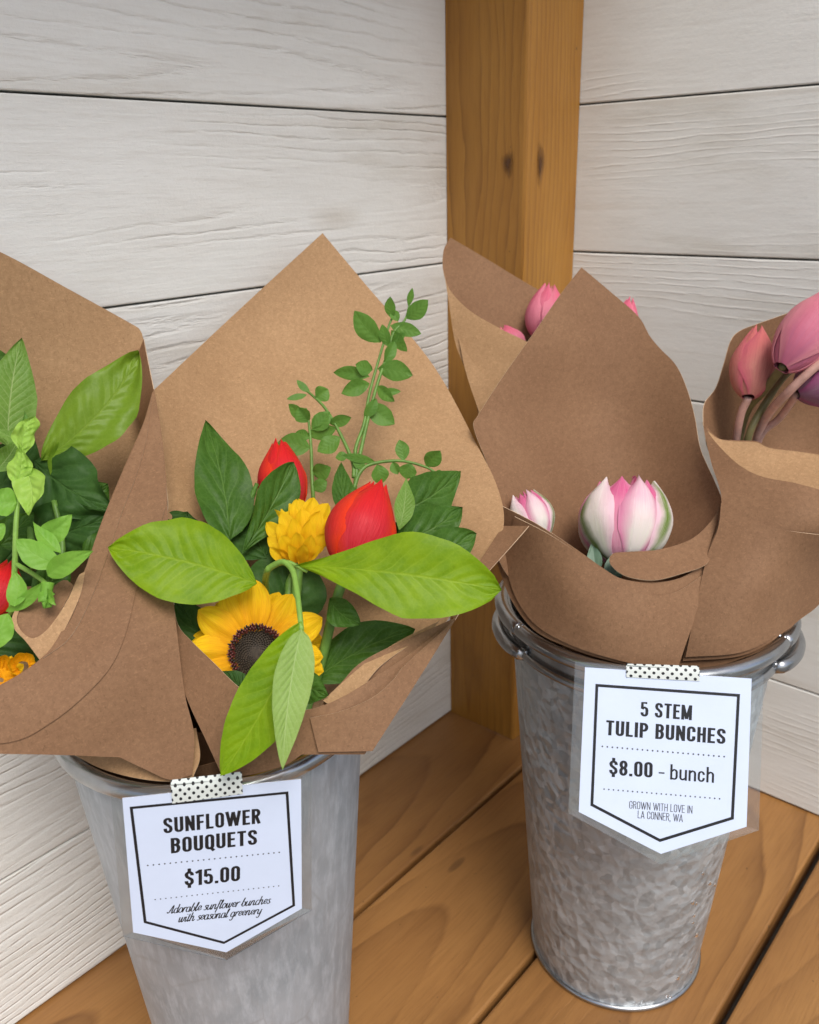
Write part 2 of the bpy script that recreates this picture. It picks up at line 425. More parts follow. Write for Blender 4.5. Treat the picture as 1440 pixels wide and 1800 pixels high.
M['kraft_shaded'] = mat_kraft('shaded_kraft_paper', (0.285, 0.160, 0.085), (0.24, 0.130, 0.068), (0.19, 0.100, 0.051))  # same paper for shaded faces, shade put into the colour
M['lit_edge'] = mat_plain('lit_paper_edge', (0.60, 0.44, 0.29), 0.7, 0, 300, 0.15, 0, 0.2)  # light caught on the sheet edges, painted as a paler tone
M['hammered'] = mat_hammered()
M['zinc'] = mat_zinc()
M['steel'] = mat_plain('smooth_steel', (0.40, 0.41, 0.42), 0.27, 1.0, 60, 0.15, 0.08)
M['inside'] = mat_plain('dull_steel_inside', (0.22, 0.22, 0.22), 0.6, 0.6, 40, 0.25)
M['lime'] = mat_leaf('lime_leaf', (0.130, 0.265, 0.004), (0.235, 0.385, 0.006), (0.32, 0.47, 0.03), 11, 0.40, 0.30, 0.55)
M['lime_pale'] = mat_leaf('pale_leaf_underside', (0.26, 0.40, 0.09), (0.31, 0.46, 0.12), (0.50, 0.62, 0.28), 13, 0.5, 0.3, 0.6)
M['olive'] = mat_leaf('mid_green_leaf', (0.13, 0.24, 0.014), (0.18, 0.30, 0.022), (0.26, 0.38, 0.06), 10, 0.36, 0.26, 0.4, bump=0.35, glossy=0.3)
M['veined'] = mat_leaf('veined_green_leaf', (0.125, 0.25, 0.035), (0.17, 0.31, 0.05), (0.40, 0.52, 0.20), 13, 0.42, 0.25, 0.8)
M['dark'] = mat_leaf('dark_green_leaf', (0.036, 0.100, 0.011), (0.058, 0.140, 0.015), (0.15, 0.27, 0.06), 5, 0.40, 0.18, 0.5, 1.6, 0.4)
M['deep'] = mat_leaf('deep_green_leaf', (0.026, 0.075, 0.013), (0.042, 0.105, 0.018), (0.08, 0.17, 0.04), 5, 0.5, 0.15, 0.4, 1.6, 0.6)
M['sprig'] = mat_leaf('sprig_leaf', (0.085, 0.20, 0.030), (0.12, 0.26, 0.038), (0.18, 0.32, 0.07), 6, 0.42, 0.25, 0.22, bump=0.12)
M['pea'] = mat_leaf('fresh_pea_leaf', (0.17, 0.38, 0.045), (0.23, 0.47, 0.06), (0.32, 0.55, 0.12), 6, 0.38, 0.30, 0.18, bump=0.12)
M['pea_bright'] = mat_leaf('yellow_green_leaf', (0.30, 0.52, 0.07), (0.38, 0.60, 0.10), (0.46, 0.66, 0.2), 6, 0.4, 0.3, 0.2, bump=0.4)
M['stem'] = mat_plain('green_stem', (0.11, 0.22, 0.035), 0.45, 0, 200, 0.2)
M['stem_lime'] = mat_plain('lime_stem', (0.20, 0.36, 0.06), 0.45, 0, 200, 0.15)
M['stem_olive'] = mat_plain('olive_tulip_stem', (0.17, 0.15, 0.06), 0.45, 0, 120, 0.2)
M['stem_pink'] = mat_plain('pinkish_tulip_stem', (0.56, 0.33, 0.27), 0.42, 0, 120, 0.2)
M['blue_green'] = mat_plain('grey_green_tulip_leaf', (0.12, 0.20, 0.13), 0.5, 0, 100, 0.2)
M['red'] = mat_petal('red_tulip_petal', (0.66, 0.035, 0.05), (0.74, 0.018, 0.018), (0.86, 0.05, 0.012), (0.56, 0.008, 0.02), 0.22, 0.40)
M['yellow'] = mat_petal('yellow_ray_petal', (0.90, 0.44, 0.003), (0.94, 0.62, 0.006), None, (0.74, 0.30, 0.002), 0.22, 0.55)
M['lemon'] = mat_petal('deep_yellow_petal', (0.86, 0.47, 0.005), (0.92, 0.64, 0.010), None, (0.80, 0.42, 0.005), 0.32, 0.55)
M['pinkwhite'] = mat_petal('pink_and_cream_petal', (0.86, 0.82, 0.72), (0.86, 0.52, 0.62), (0.80, 0.30, 0.46), (0.90, 0.80, 0.78), 0.25, 0.45)
M['cream_out'] = mat_petal('cream_petal_with_green_flame', (0.84, 0.82, 0.66), (0.88, 0.74, 0.72), (0.86, 0.60, 0.66), (0.90, 0.86, 0.80), 0.22, 0.45, green=(0.15, 0.25, 0.025))
M['pinkin'] = mat_petal('bright_pink_petal', (0.82, 0.42, 0.52), (0.76, 0.14, 0.32), (0.84, 0.52, 0.60), (0.80, 0.28, 0.42), 0.25, 0.45)
M['pink'] = mat_petal('pink_tulip_petal', (0.72, 0.27, 0.35), (0.78, 0.17, 0.26), (0.80, 0.26, 0.34), (0.62, 0.10, 0.20), 0.22, 0.42)
M['coral'] = mat_petal('coral_tulip_petal', (0.66, 0.27, 0.21), (0.70, 0.19, 0.18), (0.68, 0.15, 0.20), (0.55, 0.14, 0.14), 0.2, 0.45)
M['mauve'] = mat_petal('mauve_pink_tulip_petal', (0.56, 0.17, 0.27), (0.78, 0.25, 0.30), (0.78, 0.30, 0.35), (0.66, 0.16, 0.24), 0.2, 0.42, basepos=0.1)
M['purple'] = mat_petal('purple_tulip_petal', (0.30, 0.16, 0.22), (0.25, 0.05, 0.16), (0.36, 0.08, 0.20), (0.22, 0.05, 0.14), 0.2, 0.42)
M['disc'] = mat_plain('sunflower_disc', (0.045, 0.030, 0.016), 0.7, 0, 300, 0.5)
M['disc_red'] = mat_plain('sunflower_anthers', (0.13, 0.028, 0.020), 0.6, 0, 300, 0.5)
M['card'] = mat_plain('white_card', (0.60, 0.68, 0.83), 0.35, 0, 50, 0.02, 0.02)
M['ink'] = mat_plain('black_ink', (0.012, 0.012, 0.014), 0.4)
M['ink_soft'] = mat_plain('grey_ink', (0.06, 0.06, 0.065), 0.4)
M['tape'] = mat_tape()
def mat_film():
    t = NT('laminating_film')
    g = t.n('BsdfGlossy'); g.inputs['Roughness'].default_value = 0.12; g.inputs[0].default_value = (1, 1, 1, 1)
    tr = t.n('BsdfTransparent'); tr.inputs[0].default_value = (0.90, 0.92, 0.92, 1)
    df = t.n('BsdfDiffuse'); df.inputs[0].default_value = (0.7, 0.72, 0.72, 1)
    a = t.n('MixShader'); a.inputs[0].default_value = 0.04
    t.t.links.new(tr.outputs[0], a.inputs[1]); t.t.links.new(df.outputs[0], a.inputs[2])
    fr = t.n('Fresnel'); fr.inputs[0].default_value = 1.45
    b = t.n('MixShader'); t.t.links.new(fr.outputs[0], b.inputs[0])
    t.t.links.new(a.outputs[0], b.inputs[1]); t.t.links.new(g.outputs[0], b.inputs[2])
    t.t.links.new(b.outputs[0], t.out.inputs[0])
    return t.m
M['film'] = mat_film()
def mat_drop():
    t = NT('water_drop')
    t.base((1, 1, 1), 0.02, 0); t.b.inputs['Transmission Weight'].default_value = 1.0; t.b.inputs['IOR'].default_value = 1.33
    return t.m
M['drop'] = mat_drop()

# ------------------------------------------------------------------ the setting
def board_geo(V, Fc, UV, O, A, B, N, L, Wd, T, bev, k, rnd=True):
    """a bevelled board: origin O, length axis A, width axis B, outward normal N"""
    O, A, B, N = map(Vector, (O, A, B, N))
    nl = max(2, int(L/0.05))
    prof = [(0, -T), (0, -bev), (bev*0.3, -bev*0.3), (bev, 0), (Wd-bev, 0), (Wd-bev*0.3, -bev*0.3), (Wd, -bev), (Wd, -T)]
    b = len(V); n = len(prof)
    for i in range(nl+1):
        x = L*i/nl
        for j, (y, z) in enumerate(prof):
            V.append(O+A*x+B*y+N*z); UV.append((10*k+x+0.05, y-Wd/2 + (0 if abs(z) < T*0.9 else (0.01 if j else -0.01))))
    for i in range(nl):
        for j in range(n-1):
            a = b+i*n+j
            Fc.append((a, a+n, a+n+1, a+1))
    Fc.append(tuple(b+j for j in range(n))); Fc.append(tuple(b+nl*n+j for j in reversed(range(n))))

def plank_wall(label, O, A, N, L, edges, seed, m='white'):
    root = thing('plank_wall', label, 'wall', O)
    V, Fc, UV = [], [], []
    for i in range(len(edges)-1):
        z0, z1 = edges[i], edges[i+1]
        board_geo(V, Fc, UV, Vector(O)+Vector((0, 0, z0+0.0008)), A, (0, 0, 1), Vector(N), L, z1-z0-0.0016, 0.018, 0.0011, seed+i)
    mk('boards', V, Fc, M[m], root, UV, smooth=False)
    b = Vector(O)-Vector(N)*0.016
    a = Vector(A)*L
    V = [b-Vector((0, 0, .03)), b+a-Vector((0, 0, .03)), b+a+Vector((0, 0, edges[-1])), b+Vector((0, 0, edges[-1]))]
    mk('backing', V, [(0, 1, 2, 3)], M['gap'], root, smooth=False)
    return root
U_ = 0.59
zl = [0.0, 0.0, 0.2202*U_]
st_ = (0.8736-0.2202)/3*U_
ed = [0.001, 0.2202*U_] + [0.2202*U_+st_*i for i in (1, 2)] + [0.8736*U_, 1.0937*U_, 1.0937*U_+0.13, 1.0937*U_+0.26]
plank_wall('white painted plank wall running left from the wooden corner post', (-1.55, 0, 0), (1, 0, 0), (0, -1, 0), 1.535, ed, 1)
ed2 = [0.001, 0.2232*U_] + [0.2232*U_+(0.8852-0.2232)/3*U_*i for i in (1, 2)] + [0.8852*U_, 1.1061*U_, 1.1061*U_+0.13, 1.1061*U_+0.26]
plank_wall('white painted plank wall behind the tulip bunches, right of the corner post', (0, -0.75, 0), (0, 1, 0), (-1, 0, 0), 0.735, ed2, 21, 'white_soft')

# corner post
post = thing('corner_post', 'amber stained square wooden post standing in the corner between two white walls', 'post', (-0.043, -0.045, 0))
V, Fc, UV = [], [], []
px, py, bev = 0.0866, 0.0893, 0.003
pr = [(-px, -0.0005), (-px, -py+bev), (-px+bev*0.3, -py+bev*0.3), (-px+bev, -py), (-0.0005, -py)]
uvv = [-0.045, 0.041, 0.043, 0.046, 0.128]
nz = 24; H = ed[-1]
for i in range(nz+1):
    z = 0.0006 + H*i/nz
    for (x, y), q in zip(pr, uvv):
        V.append((x, y, z)); UV.append((30+z, q))
n = len(pr)
for i in range(nz):
    for j in range(n-1):
        a = i*n+j
        Fc.append((a, a+1, a+n+1, a+n))
mk('timber', V, Fc, M['post'], post, UV, smooth=False)
def knot(u, v, plane, rx, rz):
    d = ray(u, v)
    if plane == 'x': k = (-px-0.0004-CAM[0])/d[0]
    else: k = (-py-0.0004-CAM[1])/d[1]
    c = Vector(CAM+d*k)
    e = Vector((0, 1, 0)) if plane == 'x' else Vector((1, 0, 0))
    nn = Vector((-1, 0, 0)) if plane == 'x' else Vector((0, -1, 0))
    V, Fc, UV = [c+nn*0.0004], [], [(0, 0)]
    for i in range(24):
        a = 2*PI*i/24; r = 1+0.15*math.sin(3*a+1)
        V.append(c+nn*0.0004+e*math.cos(a)*rx*r+Vector((0, 0, 1))*math.sin(a)*rz*r); UV.append((1, i/24))
    for i in range(24): Fc.append((0, 1+i, 1+(i+1) % 24))
    mk('knot', V, Fc, M_knot, post, UV)
def mat_knot():
    t = NT('dark_knot')
    u = t.sep(t.uv())[0]
    t.base((0.085, 0.030, 0.006), 0.5)
    tr = t.n('BsdfTransparent'); mx = t.n('MixShader')
    f = t.math('ADD', u, t.math('MULTIPLY', t.math('SUBTRACT', t.noise(t.mapping(t.obj(), (500, 500, 120)), 1.0, 3), 0.5), 0.9))
    t.t.links.new(t.ramp(f, [(0.15, (0.1,)*3), (0.45, (0.55,)*3), (0.95, (1,)*3)]), mx.inputs[0])
    t.t.links.new(t.b.outputs[0], mx.inputs[1]); t.t.links.new(tr.outputs[0], mx.inputs[2]); t.t.links.new(mx.outputs[0], t.out.inputs[0])
    return t.m
M_knot = mat_knot()
knot(894, 287, 'x', 0.0075, 0.0130); knot(950, 288, 'y', 0.0070, 0.0190)

# floor of the stand
V, Fc, UV = [], [], []
ge = [0.0, 0.2108*U_, 0.4509*U_, 0.6857*U_, 0.6857*U_+0.14]
gaps = [0.002, 0.0045, 0.0045, 0.0075, 0.005]
for i in range(4):
    y1 = -ge[i]-gaps[i]/2 if i else 0.012; y0 = -ge[i+1]+gaps[i+1]/2
    board_geo(V, Fc, UV, (-1.5, y0, 0), (1, 0, 0), (0, 1, 0), (0, 0, 1), 1.512, y1-y0, 0.024, 0.0022, 40+i)
tag(mk('floor', V, Fc, M['floor'], None, UV, smooth=False), kind='structure')
tag(mk('floor_joists', [(-1.5, -0.72, -0.026), (0.016, -0.72, -0.026), (0.016, 0.016, -0.026), (-1.5, 0.016, -0.026)], [(0, 1, 2, 3)], M['gap'], None, smooth=False), kind='structure')
tag(mk('ground', [(-60, -60, -0.8), (60, -60, -0.8), (60, 60, -0.8), (-60, 60, -0.8)], [(0, 1, 2, 3)], M['ground'], None, smooth=False), kind='structure')

V = []
for y0, y1, z0, z1 in ((0.05, -0.30, 1.00, 1.04),):
    for x in (-1.6, 0.06):
        V += [(x, y0, z0), (x, y1, z1), (x, y1, z1+0.02), (x, y0, z0+0.02)]
tag(mk('roof', V, [(0, 1, 5, 4), (3, 7, 6, 2), (0, 4, 7, 3), (1, 2, 6, 5), (0, 3, 2, 1), (4, 5, 6, 7)], M['post'], None, smooth=False), kind='structure')  # roof out of view, reach and height set for the shade it casts

# ------------------------------------------------------------------ buckets
LC, RC = (-0.5122, -0.1623), (-0.257, -0.308)
LH, RH = 0.3104, 0.315
bk = thing('metal_bucket', 'smooth brushed zinc bucket holding the sunflower bouquets', 'bucket', (LC[0], LC[1], 0))
prof = [(0.0, 0.006), (0.0610, 0.006), (0.0612, 0.0)] + [(0.0627+(0.0875-0.0627)*t, 0.001+0.303*t) for t in [i/14 for i in range(15)]] + [(0.0865, 0.306)]
lathe('body', prof, (*LC, 0), M['zinc'], bk)
lathe('lining', [(0.0, 0.010), (0.059, 0.010), (0.0858, 0.305)], (*LC, 0), M['inside'], bk)
lathe('rim', torus_prof(0.0890, LH-0.0045, 0.0050), (*LC, 0), M['steel'], bk, closed=True)
# vertical seam on the right hand side
sv = []
th = math.radians(-35)
bk2 = thing('metal_bucket', 'hammered galvanized bucket with side handles holding the tulip bunches', 'bucket', (RC[0], RC[1], 0))
prof = [(0.0, 0.006), (0.0640, 0.006), (0.0650, 0.0)] + [(0.0660+(0.0890-0.0660)*t, 0.004+0.286*t) for t in [i/14 for i in range(15)]] + [(0.0895, 0.296), (0.0912, 0.308)]
lathe('body', prof, (*RC, 0), M['hammered'], bk2)
lathe('collar', [(0.0900, 0.2925), (0.0908, 0.302), (0.0918, 0.311)], (*RC, 0), M['steel'], bk2)
lathe('lining', [(0.0, 0.010), (0.062, 0.010), (0.0890, 0.311)], (*RC, 0), M['inside'], bk2)
lathe('rim', torus_prof(0.0945, RH-0.0045, 0.0048), (*RC, 0), M['steel'], bk2, closed=True)
lathe('shoulder_bead', torus_prof(0.0905, 0.2915, 0.0036), (*RC, 0), M['steel'], bk2, closed=True)
lathe('base_ring', torus_prof(0.0662, 0.0026, 0.0023), (*RC, 0), M['steel'], bk2, closed=True)
def handle(a0, a1, bulge):
    h = None
    for lvl, (R0, z, bz) in enumerate(((0.0945, RH-0.0045, bulge), (0.0905, 0.2915, bulge*1.15))):
        V, Fc = [], []
        P = []
        for i in range(25):
            t = i/24; a = math.radians(a0+(a1-a0)*t)
            r = R0 + (bz*0.3 if lvl == 0 else bz)*math.sin(PI*t)**0.6
            P.append((RC[0]+r*math.cos(a), RC[1]+r*math.sin(a), z+0.001*math.sin(PI*t)))
        rad = [0.0052 if 0 < i < 24 else 0.0044 for i in range(25)]
        tube_geo(P, rad, 14, V, Fc)
        for e in (P[0], P[-1]):                     # drops of solder at the joints
            for s in range(2):
                c = Vector(e)+Vector((random.uniform(-1, 1)*0.003, random.uniform(-1, 1)*0.003, 0.0035))
                b = len(V)
                for i in range(5):
                    for k in range(8):
                        p_, q_ = PI*i/4, 2*PI*k/8
                        V.append(c+Vector((math.sin(p_)*math.cos(q_), math.sin(p_)*math.sin(q_), math.cos(p_)))*0.0018)
                for i in range(4):
                    for k in range(8): Fc.append((b+i*8+k, b+i*8+(k+1) % 8, b+i*8+8+(k+1) % 8, b+i*8+8+k))
        h = mk('handle', V, Fc, M['steel'], bk2 if lvl == 0 else h)
        if lvl == 1: h.name = 'handle_bar'
handle(98, 152, 0.007); handle(274, 334, 0.012)

# water drops on the right of the hammered bucket
for (u, v, r) in [(1247, 1552, .0016), (1256, 1555, .0013), (1217, 1586, .0016), (1223, 1588, .0012), (1219, 1609, .0013), (1218, 1621, .0011),
                  (1223, 1643, .0019), (1191, 1718, .0018), (1213, 1708, .0012), (1172, 1750, .0014), (1178, 1751, .0012), (1176, 1764, .0013), (1235, 1535, .0011)]:
    d = ray(u, v); best = None
    for i in range(400):
        k = 0.5+0.3*i/400; p = CAM+d*k
        rr = 0.0660+(0.0890-0.0660)*(p[2]-0.004)/0.286
        if math.hypot(p[0]-RC[0], p[1]-RC[1]) <= rr: best = p; break
    if best is None: continue
    V, Fc = [], []
    for i in range(7):
        for k in range(10):
            p_, q_ = PI*i/6, 2*PI*k/10
            V.append(Vector(best)+Vector((math.sin(p_)*math.cos(q_)*r, math.sin(p_)*math.sin(q_)*r, math.cos(p_)*r*1.15)))
    for i in range(6):
        for k in range(10): Fc.append((i*10+k, i*10+(k+1) % 10, i*10+10+(k+1) % 10, i*10+10+k))
    o = mk('water_drop', V, Fc, M['drop'], bk2)

# ------------------------------------------------------------------ sheets of paper
def tps(ctrl):
    P = np.array([c[:2] for c in ctrl], float)/1000; z = np.array([c[2] for c in ctrl], float)
    def k(r): return np.where(r > 1e-9, r*r*np.log(np.maximum(r, 1e-9)), 0)
    n = len(P)
    K = k(np.linalg.norm(P[:, None]-P[None], axis=-1)) + np.eye(n)*2e-4
    A = np.zeros((n+3, n+3)); A[:n, :n] = K; A[:n, n] = 1; A[:n, n+1:] = P; A[n, :n] = 1; A[n+1:, :n] = P.T
    s = np.linalg.solve(A, np.r_[z, 0, 0, 0])
    def f(X):
        X = np.array(X, float)/1000
        return k(np.linalg.norm(X[:, None]-P[None], axis=-1)) @ s[:n] + s[n] + X @ s[n+1:]
    return f
def smooth_outline(pts, step=6):
    """pts (u, v) or (u, v, 'c') for a sharp corner; catmull-rom between"""
    n = len(pts); out = []
    P = [np.array(p[:2], float) for p in pts]; C = [len(p) > 2 for p in pts]
    for i in range(n):
        p1, p2 = P[i], P[(i+1) % n]
        p0 = 2*p1-p2 if C[i] else P[i-1]
        p3 = 2*p2-p1 if C[(i+1) % n] else P[(i+2) % n]
        m = max(1, int(np.linalg.norm(p2-p1)/step))
        for j in range(m):
            t = j/m
            out.append(0.5*((2*p1)+(-p0+p2)*t+(2*p0-5*p1+4*p2-p3)*t*t+(-p0+3*p1-3*p2+p3)*t**3))
    return out
def sheet(name, outline, ctrl, m, parent, step=11, crinkle=0.0004, seed=0, th=0.0005):
    ol = smooth_outline(outline)
    A = np.array(ol)
    x0, y0 = A.min(0); x1, y1 = A.max(0)
    pts = [Vector(p) for p in ol]; nb = len(pts)
    gx = np.arange(x0, x1, step); gy = np.arange(y0, y1, step)
    X, Y = np.meshgrid(gx, gy); Q = np.c_[X.ravel(), Y.ravel()]
    Q[:, 0] += (np.floor((Q[:, 1]-y0)/step) % 2)*step/2
    # inside test + distance from the outline
    ins = np.zeros(len(Q), bool)
    B = np.roll(A, -1, 0)
    for a, b in zip(A, B):
        c = ((a[1] > Q[:, 1]) != (b[1] > Q[:, 1]))
        with np.errstate(divide='ignore', invalid='ignore'):
            xx = (b[0]-a[0])*(Q[:, 1]-a[1])/(b[1]-a[1])+a[0]
        ins ^= c & (Q[:, 0] < xx)
    dm = np.min(np.linalg.norm(Q[:, None]-A[None], axis=-1), axis=1)
    Q = Q[ins & (dm > step*0.55)]
    pts += [Vector(q) for q in Q]
    co, _, fc, *_ = delaunay_2d_cdt(pts, [], [list(range(nb))], 1, 1e-5)
    co = np.array([tuple(c) for c in co])
    d = tps(ctrl)(co)
    V = []
    for (u, v), dd in zip(co, d):
        p = W(u, v, dd)
        q = p*24+Vector((3.1, 0, 0))
        e = noise.noise(q)*crinkle*1.6 + noise.noise(p*9+Vector((1.7, 2, 0)))*0.0018*(th > 0) + noise.noise(p*60+Vector((0, 5, 0)))*crinkle*0.3
        V.append(W(u, v, dd+e))
    o = mk(name, V, [tuple(f) for f in fc], m, parent, solid=th)
    o.data.materials.append(M['lit_edge']); o.modifiers['thickness'].material_offset_rim = 1
    return o
def cone(name, c0, r0, c1, r1, m, parent, a0=0, a1=360, seg=48, rows=10):
    V, Fc = [], []
    for i in range(rows+1):
        t = i/rows
        c = Vector(c0).lerp(Vector(c1), t); r = r0+(r1-r0)*t
        for k in range(seg+1):
            a = math.radians(a0+(a1-a0)*k/seg)
            rr = r*(1+0.05*math.sin(3*a+1.3*t)+0.03*math.sin(7*a))
            V.append(c+Vector((math.cos(a)*rr, math.sin(a)*rr, 0)))
    for i in range(rows):
        for k in range(seg):
            a = i*(seg+1)+k
            Fc.append((a, a+1, a+seg+2, a+seg+1))
    return mk(name, V, Fc, m, parent, solid=0.0004)

K, KD = M['kraft'], M['kraft_shaded']  # lit and shaded tones of the same paper
# --- middle bouquet (sunflower)
wm = thing('paper_wrap', 'brown kraft paper cone around the sunflower bouquet with drooping lime leaves', 'paper wrap', (LC[0]+0.02, LC[1]-0.02, 0.02), 'kraft paper bouquet wraps')
back_c = [(567, 410, .662), (268, 688, .535), (760, 640, .645), (885, 900, .545), (870, 980, .512), (600, 800, .598), (450, 800, .578), (330, 850, .535),
          (300, 1000, .490), (420, 620, .610), (700, 900, .580), (800, 860, .567), (430, 1120, .505), (640, 1080, .530), (780, 1050, .515), (450, 1330, .475), (620, 1250, .50)]
sheet('back_sheet', [(567, 410, 1), (640, 497), (760, 640), (840, 785), (872, 850), (886, 905), (878, 955), (850, 1000, 1), (790, 1085), (700, 1200), (560, 1325, 1), (400, 1340, 1),
                     (330, 1150), (300, 1010), (290, 880), (276, 760), (268, 688, 1), (420, 545)], back_c, K, wm, seed=1)
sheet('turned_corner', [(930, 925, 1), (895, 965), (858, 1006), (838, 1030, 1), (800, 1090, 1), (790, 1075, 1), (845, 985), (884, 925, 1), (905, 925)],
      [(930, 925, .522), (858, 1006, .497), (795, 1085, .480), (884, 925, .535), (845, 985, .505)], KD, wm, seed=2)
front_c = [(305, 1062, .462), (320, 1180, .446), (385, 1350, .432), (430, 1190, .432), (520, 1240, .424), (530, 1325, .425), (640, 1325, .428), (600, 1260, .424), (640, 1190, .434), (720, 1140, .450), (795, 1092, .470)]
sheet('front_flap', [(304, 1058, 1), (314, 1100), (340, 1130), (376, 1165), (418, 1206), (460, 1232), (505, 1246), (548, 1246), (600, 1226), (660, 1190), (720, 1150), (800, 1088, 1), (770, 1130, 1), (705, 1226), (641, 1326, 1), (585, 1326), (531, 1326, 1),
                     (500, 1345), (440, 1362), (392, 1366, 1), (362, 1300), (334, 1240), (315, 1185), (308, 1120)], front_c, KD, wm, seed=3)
# rolled edge of the paper at the right: two overlapping turned in layers
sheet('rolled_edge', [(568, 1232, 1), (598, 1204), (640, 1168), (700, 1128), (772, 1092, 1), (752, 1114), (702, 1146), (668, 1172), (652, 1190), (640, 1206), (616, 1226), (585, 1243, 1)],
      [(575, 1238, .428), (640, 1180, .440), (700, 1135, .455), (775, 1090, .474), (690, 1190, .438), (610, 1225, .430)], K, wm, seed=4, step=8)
sheet('rolled_edge', [(545, 1262, 1), (600, 1250), (655, 1226), (690, 1196), (715, 1166), (800, 1090, 1), (738, 1190), (655, 1320, 1), (560, 1322, 1)],
      [(545, 1262, .4215), (655, 1226, .427), (715, 1166, .441), (800, 1090, .468), (650, 1318, .4245), (560, 1320, .4215)], KD, wm, seed=5)
sheet('roll_inside', [(560, 1245, 1), (600, 1200), (650, 1155), (800, 1086, 1), (700, 1215), (620, 1240)], [(560, 1245, .432), (650, 1165, .4445), (800, 1086, .4735), (700, 1215, .443), (620, 1240, .4345)], KD, wm, seed=30)  # sheet in the shaded tone, added so the slots of the roll look dark
cone('tucked_end', (LC[0]+0.024, LC[1]-0.012, 0.30), 0.050, (LC[0]+0.012, LC[1], 0.02), 0.022, KD, wm)

# --- left bouquet
wl = thing('paper_wrap', 'brown kraft paper cone at the left edge, its front sheet hanging over the rim', 'paper wrap', (LC[0]-0.03, LC[1]+0.01, 0.02), 'kraft paper bouquet wraps')
sheet('back_sheet', [(-110, 400, 1), (0, 443), (120, 508), (225, 566), (246, 580), (253, 600, 1), (238, 648), (230, 690), (236, 722), (250, 752, 1), (215, 850), (180, 960), (120, 1080), (60, 1180), (-110, 1220, 1)],
      [(-110, 400, .478), (0, 443, .508), (246, 580, .575), (230, 690, .566), (100, 800, .535), (0, 800, .51), (180, 960, .525), (60, 1180, .46), (-110, 1200, .44), (-110, 800, .475)], K, wl, seed=6)
sheet('side_fold', [(253, 596, 1), (262, 642), (271, 686, 1), (282, 760), (292, 850), (294, 900), (270, 930), (240, 860), (250, 752, 1), (234, 720), (226, 690), (234, 650)],
      [(253, 596, .574), (271, 686, .520), (294, 900, .478), (250, 752, .524), (230, 690, .564), (250, 900, .480)], KD, wl, seed=7, step=7)
fl_c = [(270, 684, .511), (250, 752, .498), (195, 880, .468), (150, 1000, .445), (82, 1110, .428), (0, 1205, .408), (-110, 1240, .396), (294, 900, .468), (300, 1020, .455), (320, 1200, .440), (335, 1365, .434),
        (200, 1150, .424), (0, 1325, .402), (210, 1330, .425), (300, 1370, .431), (-110, 1325, .392), (110, 1250, .412)]
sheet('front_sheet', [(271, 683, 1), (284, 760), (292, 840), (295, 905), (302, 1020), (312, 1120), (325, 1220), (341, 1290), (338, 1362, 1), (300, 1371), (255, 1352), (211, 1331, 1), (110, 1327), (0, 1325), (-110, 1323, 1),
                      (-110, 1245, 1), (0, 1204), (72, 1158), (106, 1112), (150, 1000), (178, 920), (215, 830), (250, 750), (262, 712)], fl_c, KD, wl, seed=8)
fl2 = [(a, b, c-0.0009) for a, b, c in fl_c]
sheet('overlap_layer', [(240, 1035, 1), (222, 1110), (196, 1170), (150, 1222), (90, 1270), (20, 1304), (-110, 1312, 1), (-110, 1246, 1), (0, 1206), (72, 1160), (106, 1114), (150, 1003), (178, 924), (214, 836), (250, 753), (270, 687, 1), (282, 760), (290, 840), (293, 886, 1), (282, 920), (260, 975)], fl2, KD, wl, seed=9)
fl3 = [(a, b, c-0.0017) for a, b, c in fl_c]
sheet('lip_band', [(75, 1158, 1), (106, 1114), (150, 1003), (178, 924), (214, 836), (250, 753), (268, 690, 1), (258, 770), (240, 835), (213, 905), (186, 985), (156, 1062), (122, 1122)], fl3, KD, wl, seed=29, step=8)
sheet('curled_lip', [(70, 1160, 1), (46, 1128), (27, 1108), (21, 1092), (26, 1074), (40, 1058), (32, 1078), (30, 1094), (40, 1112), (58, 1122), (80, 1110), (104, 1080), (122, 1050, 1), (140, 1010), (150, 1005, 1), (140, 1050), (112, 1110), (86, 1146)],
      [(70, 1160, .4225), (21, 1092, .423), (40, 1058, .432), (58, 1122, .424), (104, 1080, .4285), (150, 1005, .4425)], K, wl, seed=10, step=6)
sheet('curl_inside', [(26, 1074, 1), (21, 1094), (34, 1112), (58, 1122), (80, 1110), (104, 1080), (130, 1030, 1), (112, 1020), (75, 1045), (42, 1056)],
      [(24, 1090, .4245), (58, 1120, .4255), (104, 1080, .431), (130, 1030, .441), (70, 1050, .438)], KD, wl, seed=11, step=6)
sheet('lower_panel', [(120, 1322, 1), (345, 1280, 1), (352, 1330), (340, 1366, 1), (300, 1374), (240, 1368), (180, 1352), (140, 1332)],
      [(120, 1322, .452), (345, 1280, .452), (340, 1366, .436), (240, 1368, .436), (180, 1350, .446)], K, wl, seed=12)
cone('tucked_end', (LC[0]-0.030, LC[1]+0.004, 0.30), 0.045, (LC[0]-0.014, LC[1], 0.02), 0.022, KD, wl)

